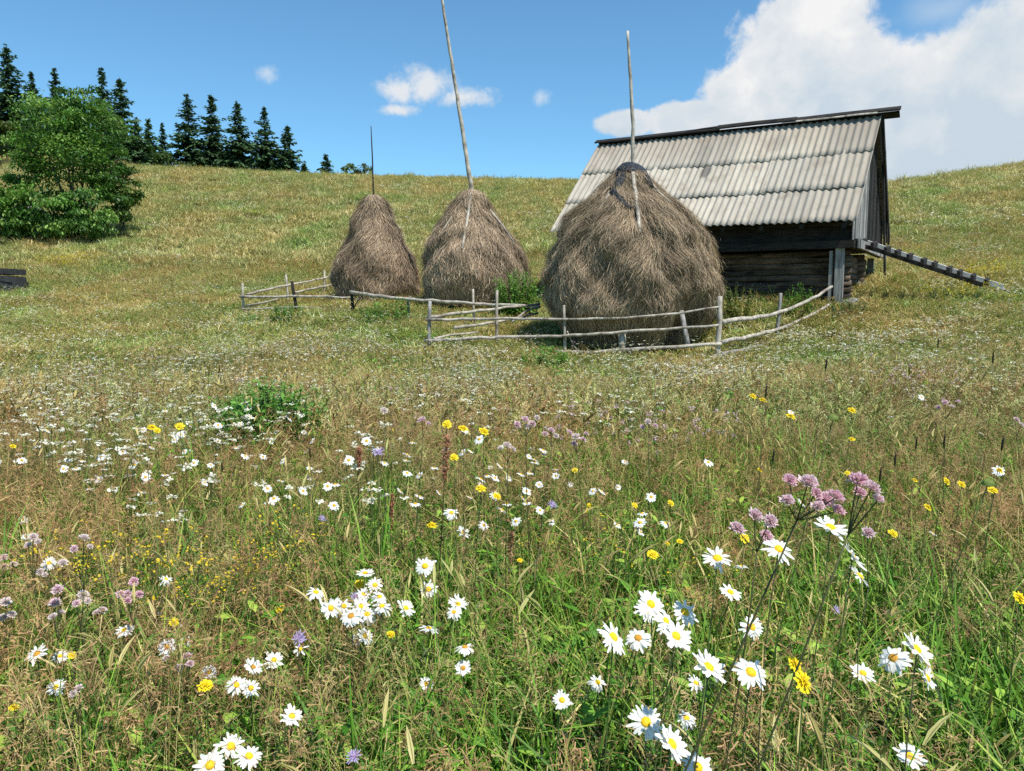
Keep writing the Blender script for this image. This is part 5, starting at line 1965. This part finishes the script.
def plantain(u, v, Y, dx, label):
    t = at(u, v, Y)
    bx = t.x + dx / F * Y; by = Y
    base = Vector((bx, by, h1(bx, by)))
    root = empty('plantain_stalk', base, label, 'plantain', 'dark seed stalks of plantain')
    mb = MB(); pts = stem_to(mb, (0, 0, -.02), t - base, Vector((0, 0, 1)), .0009, .10, 0, (.12, .09, .05))
    mb.build('stem', M['plant'], root)
    dr = (pts[-1] - pts[-3]).normalized()
    mb = MB()
    e = t - base
    addtube(mb, [e - dr * .012, e, e + dr * .02, e + dr * .034], [.0012, .0032, .003, .0008], 7, np.array((.05, .035, .022)), .15)
    mb.build('seed_head', M['plant'], root)


for (u, v, Y, dx, lab) in [(826, 367, 2.6, -14, 'dark curved plantain stalk reaching up to the split-rail fence foot'), (938, 345, 3.4, -10, 'dark plantain stalk highest at the right'),
                           (993, 360, 2.6, -40, 'dark plantain stalk leaning right near the right edge'), (766, 394, 2.4, -18, 'dark plantain stalk beside the yellow pair below the fence'),
                           (944, 444, 2.4, -8, 'dark plantain stalk upper of the close right-hand ones'), (916, 446, 2.5, -8, 'dark plantain stalk left of the close right-hand ones'),
                           (895, 462, 2.4, -10, 'dark plantain stalk above the right masterwort'), (1002, 447, 2.2, -30, 'dark plantain stalk leaning above the leaning green bud'),
                           (773, 459, 2.5, -8, 'dark plantain stalk left above the masterwort cluster'), (310, 455, 3.0, 3, 'dark plantain stalk upright in the middle meadow'),
                           (222, 470, 2.8, 4, 'dark plantain stalk left of the middle in russet grass'), (880, 478, 2.2, -8, 'dark plantain stalk touching the right masterwort heads')]:
    plantain(u, v, Y, dx, lab)

# ------------------------------------------------------------------ uncountable small flowers (stuff)
proto_coll('tiny_flowers')
rs = np.random.default_rng(9)


def umbel(mb, n, rad, h, size, col, r, flat=True, stem=True, sub=14, stemc=(.09, .12, .04)):
    for _ in range(n):
        a = r.uniform(0, 6.28); q = rad * math.sqrt(r.uniform())
        x, y = q * math.cos(a), q * math.sin(a); hh = h * r.uniform(.75, 1.1)
        if stem:
            sd = np.array([[1.0, 0, 0]]); P = np.array([[(x * .8, y * .8, -.02), (x * .9, y * .9, hh * .5), (x, y, hh)]])
            mb.add(*_v(ribbons(P, np.full((1, 3), size * .035), sd, np.array([stemc]))))
        for _k in range(sub):
            b = r.uniform(0, 6.28); w = size * .5 * math.sqrt(r.uniform())
            c_ = np.array([x + w * math.cos(b), y + w * math.sin(b), hh + (0 if flat else r.uniform(-.4, .4) * size) + r.normal(0, size * .06)])
            t = r.uniform(0, 6.28); s = size * r.uniform(.10, .20)
            e1 = np.array([math.cos(t), math.sin(t), r.normal(0, .35)]) * s; e2 = np.array([-math.sin(t), math.cos(t), r.normal(0, .35)]) * s
            mb.add(np.array([c_ - e1 - e2 * .4, c_ + e1 * .4 - e2, c_ + e1 + e2 * .4, c_ - e1 * .4 + e2]), [(0, 1, 2, 3)], None, np.array(col) * r.uniform(.85, 1.08))


WH = (.74, .72, .60)
for k in range(3):
    mb = MB(); umbel(mb, 3, .12, .48, .036, WH, rs); proto('tiny_flowers', 'a%d_yarrow' % k, mb, M['flower_stuff'])
for k in range(2):
    mb = MB(); umbel(mb, 8, .18, .46, .034, WH, rs, sub=8); proto('tiny_flowers', 'b%d_small_white' % k, mb, M['flower_stuff'])
for k in range(3):
    mb = MB(); umbel(mb, 6, .09, .40,   .022, (.70, .50, .03), rs, flat=False, sub=5); proto('tiny_flowers', 'c%d_small_yellow' % k, mb, M['flower_stuff'])
for k in range(2):
    mb = MB(); umbel(mb, 4, .12, .46, .030, (.58, .42, .46), rs, flat=False, sub=16); proto('tiny_flowers', 'd%d_small_pink' % k, mb, M['flower_stuff'])
for k in range(3):
    mb = MB(); umbel(mb, 20, .48, .34, .058, WH, rs, sub=6, stem=False); proto('tiny_flowers', 'e%d_far_white' % k, mb, M['flower_stuff'])
for k in range(2):
    mb = MB(); umbel(mb, 22, .55, .44, .07, (.56, .46, .03), rs, sub=4, stem=False, flat=False); proto('tiny_flowers', 'f%d_far_yellow' % k, mb, M['flower_stuff'])
for k in range(2):
    mb = MB(); umbel(mb, 22, 1.0, .44, .13, (.70, .69, .58), rs, sub=4, stem=False); proto('tiny_flowers', 'g%d_hill_white' % k, mb, M['flower_stuff'])

pts = []; ids = []


def addp(x, y, i):
    pts.append((x, y)); ids.append(i)


# patches seen in the photograph: (u, v, spread px, count, kind)
PATCH = [(120, 410, 60, 34, 'a'), (75, 385, 60, 40, 'b'), (230, 375, 70, 40, 'b'), (60, 425, 40, 16, 'a'), (205, 432, 45, 24, 'a'), (330, 395, 60, 24, 'b'), (470, 372, 55, 50, 'b'),
         (440, 388, 55, 34, 'b'), (560, 385, 80, 26, 'b'), (690, 382, 60, 30, 'b'), (740, 372, 50, 24, 'b'), (60, 455, 60, 18, 'a'), (110, 470, 60, 14, 'a'), (240, 440, 50, 14, 'a'),
         (350, 450, 40, 8, 'a'), (150, 500, 70, 8, 'a'), (330, 500, 60, 8, 'a'), (915, 362, 30, 16, 'a'), (640, 405, 40, 8, 'a'), (30, 400, 50, 20, 'b'),
         (910, 385, 40, 14, 'd'), (690, 430, 40, 6, 'd'), (600, 425, 60, 8, 'd'),
         (805, 378, 40, 30, 'c'), (790, 380, 30, 20, 'c'), (140, 545, 60, 10, 'c'), (210, 540, 60, 10, 'c'), (90, 550, 40, 7, 'c'), (250, 555, 40, 6, 'c'), (300, 530, 40, 6, 'c'), (130, 655, 40, 4, 'c'),
         (620, 520, 60, 4, 'c'), (700, 560, 60, 3, 'c')]
RNG_ = {'a': (0, 3), 'b': (3, 5), 'c': (5, 8), 'd': (8, 10), 'e': (10, 13), 'f': (13, 15), 'g': (15, 17)}
for (u, v, sp2, n, kd) in PATCH:
    for _ in range(int(n * (1.0 if kd in 'ab' else 1))):
        uu = u + rs.normal(0, sp2 * .6); vv = v + rs.normal(0, sp2 * .12)
        p = spot(uu, vv, .42)
        if p is None or p.y < 1.6: continue
        addp(p.x, p.y, int(rs.integers(*RNG_[kd])))
# general sprinkling, mid distance and far
x, y, r_ = sample_band(4.6, 15, .75, 1.5, 13, 500)
m = r_.uniform(0, 1, len(x)) < sig(3.5 * patchy(x, y, 61, .7) - .6) * np.where(x < .25 * y, 1, .5)
for a, b in zip(x[m], y[m]): addp(a, b, int(r_.choice([0, 1, 2, 3, 4, 3, 4, 5, 8])))
x, y, r_ = sample_band(12, 34, .75, 2, 1.05, 501)
m = (r_.uniform(0, 1, len(x)) < .15 + .85 * sig(4 * patchy(x, y, 62, .4))) & keep_mask(x, y)
for a, b in zip(x[m], y[m]): addp(a, b, int(r_.integers(10, 13)) if r_.uniform() < .9 else int(r_.integers(13, 15)))
x, y, r_ = sample_band(32, 58, .75, 3, .34, 502)
m = r_.uniform(0, 1, len(x)) < sig(4 * patchy(x, y, 63, .18) + np.where(x > .3 * y, 1.5, -.3))
for a, b in zip(x[m], y[m]): addp(a, b, int(r_.integers(15, 17)) if r_.uniform() < .9 else int(r_.integers(13, 15)))
# yellow drifts far out
for (u, v, su, sv, n) in [(75, 258, 45, 7, 60), (140, 195, 50, 8, 26), (240, 188, 40, 6, 26), (245, 212, 20, 4, 14), (560, 188, 60, 4, 16), (985, 268, 14, 3, 14), (960, 292, 30, 6, 10)]:
    for _ in range(n):
        p = spot(u + rs.normal(0, su * .5), v + rs.normal(0, sv * .5), .42, 8)
        if p is None: continue
        addp(p.x, p.y, int(rs.integers(13, 15)))
# white spots near the ladder
for (u, v, n) in [(930, 318, 6), (945, 278, 7), (985, 245, 5), (790, 330, 5), (1000, 283, 4), (890, 330, 6), (960, 240, 6), (700, 365, 8)]:
    for _ in range(n):
        p = spot(u + rs.normal(0, 14), v + rs.normal(0, 4), .42, 8)
        if p is not None: addp(p.x, p.y, int(rs.integers(10, 13)))
pts = np.array(pts); ids = np.array(ids)
ok = keep_mask(pts[:, 0], pts[:, 1])
pts = pts[ok]; ids = ids[ok]
zz = H(pts[:, 0], pts[:, 1])
n = len(pts)
sc = rs.uniform(.8, 1.2, n)
scatter('small_wildflowers', 'tiny_flowers', np.stack([pts[:, 0], pts[:, 1], zz], -1), ids, np.stack([rs.normal(0, .08, n), rs.normal(0, .08, n), rs.uniform(0, 6.28, n)], -1),
        np.stack([sc, sc, sc * rs.uniform(.9, 1.1, n)], -1), 'countless tiny white, yellow and pink wildflowers sprinkled over the meadow', 'wildflowers')


# ------------------------------------------------------------------ sky, clouds, sun
SUN_EL = math.radians(60)
to_sun = Vector((.56, -.62, 0)).normalized() * math.cos(SUN_EL) + Vector((0, 0, math.sin(SUN_EL)))
w = bpy.data.worlds.new('World'); S.world = w
w.use_nodes = True
nt = w.node_tree; nt.nodes.clear()
N = NT(nt)
sky = N.n('ShaderNodeTexSky', sky_type='NISHITA')
sky.sun_disc = False
sky.sun_elevation = SUN_EL
sky.sun_rotation = math.atan2(to_sun.x, to_sun.y)
sky.altitude = 1100; sky.air_density = 1.0; sky.dust_density = .35; sky.ozone_density = 1.2
SKY_STR = .12
d = N.n('ShaderNodeTexCoord').outputs['Generated']
sx = N.n('ShaderNodeSeparateXYZ'); N.l(d, sx.inputs[0])
az = N.math('ARCTAN2', sx.outputs[0], sx.outputs[1])
el = N.math('ARCSINE', sx.outputs[2])
cv = N.n('ShaderNodeCombineXYZ'); N.l(az, cv.inputs[0]); N.l(el, cv.inputs[1])
cvv = cv.outputs[0]


def aziel(u, v):
    q = ray(u, v).normalized()
    return math.atan2(q.x, q.y), math.asin(q.z)


def cloud(ells, noises, soft, lift=0.0):
    """ells: (u, v, ru, rv) puffs; noises: list of (scale, amp)"""
    best = None
    for (u, v, ru, rv) in ells:
        a, e = aziel(u, v)
        dx = N.math('DIVIDE', N.math('SUBTRACT', az, a), ru / F * .86)
        dy = N.math('DIVIDE', N.math('SUBTRACT', el, e), rv / F * .93)
        r2 = N.math('SQRT', N.math('ADD', N.math('MULTIPLY', dx, dx), N.math('MULTIPLY', dy, dy)))
        g = N.math('SUBTRACT', 1.0, r2)
        best = g if best is None else N.math('SMOOTH_MAX', best, g, .18)
    for (sc_, amp, det) in noises:
        nz = N.noise(cvv, sc_, det, .58, .25)
        best = N.math('ADD', best, N.math('MULTIPLY', N.math('SUBTRACT', nz, .5), amp))
    return best, N.sstep(best, soft[0], soft[1])


bigE = [(800, 55, 85, 62), (760, 92, 70, 40), (850, 100, 120, 60), (930, 95, 95, 55), (1010, 70, 90, 72), (690, 122, 62, 22), (625, 124, 42, 16), (930, 145, 130, 45), (1040, 130, 120, 70),
        (1130, 60, 120, 100), (1180, 140, 140, 80), (880, 170, 90, 24), (815, 8, 60, 22)]
gb, ab = cloud(bigE, [(8, .85, 10), (24, .55, 9), (70, .25, 6)], (.0, .24))
smE = [(428, 84, 40, 24), (400, 90, 34, 18), (465, 97, 46, 13), (398, 110, 30, 8)]
gs, as_ = cloud(smE, [(18, 1.0, 10), (50, .9, 9), (130, .5, 7)], (.02, .75))
tiE = [(266, 74, 19, 11), (541, 98, 13, 11)]
gt, at_ = cloud(tiE, [(34, 1.4, 9), (90, 1.1, 7)], (.05, 1.1))
wispE = [(760, 128, 150, 40), (990, 30, 110, 40), (940, 10, 60, 26)]
gw, aw = cloud(wispE, [(14, 1.1, 8)], (.1, 1.1))
# brightness of the big cloud: sunlit upper masses, blue grey lower body
n_low = N.noise(cvv, 7.5, 5, .55, .3)
_, e_hi = aziel(900, 25); _, e_lo = aziel(900, 185)
hgt = N.math('DIVIDE', N.math('SUBTRACT', el, e_lo), e_hi - e_lo)
n_puff = N.noise(cvv, 20, 6, .6, .2)
lit = N.math('ADD', N.math('MULTIPLY', hgt, .75), N.math('MULTIPLY', N.math('SUBTRACT', n_low, .5), 1.5))
lit = N.math('ADD', lit, N.math('MULTIPLY', N.math('SUBTRACT', n_puff, .5), 1.6))
a8, _e = aziel(860, 80)
lit = N.math('SUBTRACT', lit, N.math('MULTIPLY', N.math('SUBTRACT', az, a8), .6))
lit = N.math('ADD', lit, -.16)
cb = N.ramp(lit, [(.0, (.64, .75, .85)), (.35, (.76, .83, .89)), (.62, (.87, .90, .93)), (.9, (1.0, 1.0, 1.0))])
csm = N.ramp(N.math('ADD', gs, N.math('MULTIPLY', N.math('SUBTRACT', n_puff, .5), .7)), [(.1, (.66, .78, .90)), (.8, (.88, .91, .95))])
cti = (.72, .84, .96)
hs_ = N.n('ShaderNodeHueSaturation'); hs_.inputs['Saturation'].default_value = 1.0
N.l(sky.outputs[0], hs_.inputs['Color'])


def sc(c):
    return N.mix(1.0, c, (1 / SKY_STR,) * 3, 'MULTIPLY')


col = N.mix(1.0, hs_.outputs[0], (.70, 1.08, 1.17), 'MULTIPLY')
CLB = .72 / SKY_STR
def cl(c):
    nd = N.n('ShaderNodeVectorMath', operation='SCALE')
    if isinstance(c, tuple): nd.inputs[0].default_value = c
    else: N.l(c, nd.inputs[0])
    nd.inputs['Scale'].default_value = CLB
    return nd.outputs[0]
col = N.mix(N.math('MULTIPLY', aw, .45), col, cl((.72, .83, .93)))
col = N.mix(N.math('MULTIPLY', at_, .75), col, cl(cti))
col = N.mix(N.math('MULTIPLY', as_, .95), col, cl(csm))
col = N.mix(ab, col, cl(cb))
bg = N.n('ShaderNodeBackground'); bg.inputs[1].default_value = SKY_STR
N.l(col, bg.inputs[0])
N.l(bg.outputs[0], N.n('ShaderNodeOutputWorld').inputs[0])

sd_ = bpy.data.lights.new('sun', 'SUN'); sd_.energy = 5.0; sd_.angle = math.radians(.5); sd_.color = (1.0, .955, .88)
so_ = bpy.data.objects.new('sun', sd_); COL.objects.link(so_)
so_.rotation_euler = to_sun.to_track_quat('Z', 'Y').to_euler()

S.view_settings.view_transform = 'Standard'
S.view_settings.look = 'None'
S.view_settings.gamma = 1.0
S.view_settings.exposure = 0.34
S.view_settings.use_curve_mapping = False
S.render.engine = 'CYCLES'
S.cycles.max_bounces = 5
S.cycles.diffuse_bounces = 2
S.cycles.transmission_bounces = 3
S.cycles.glossy_bounces = 2
S.cycles.use_denoising = False
S.cycles.caustics_reflective = False
S.cycles.caustics_refractive = False
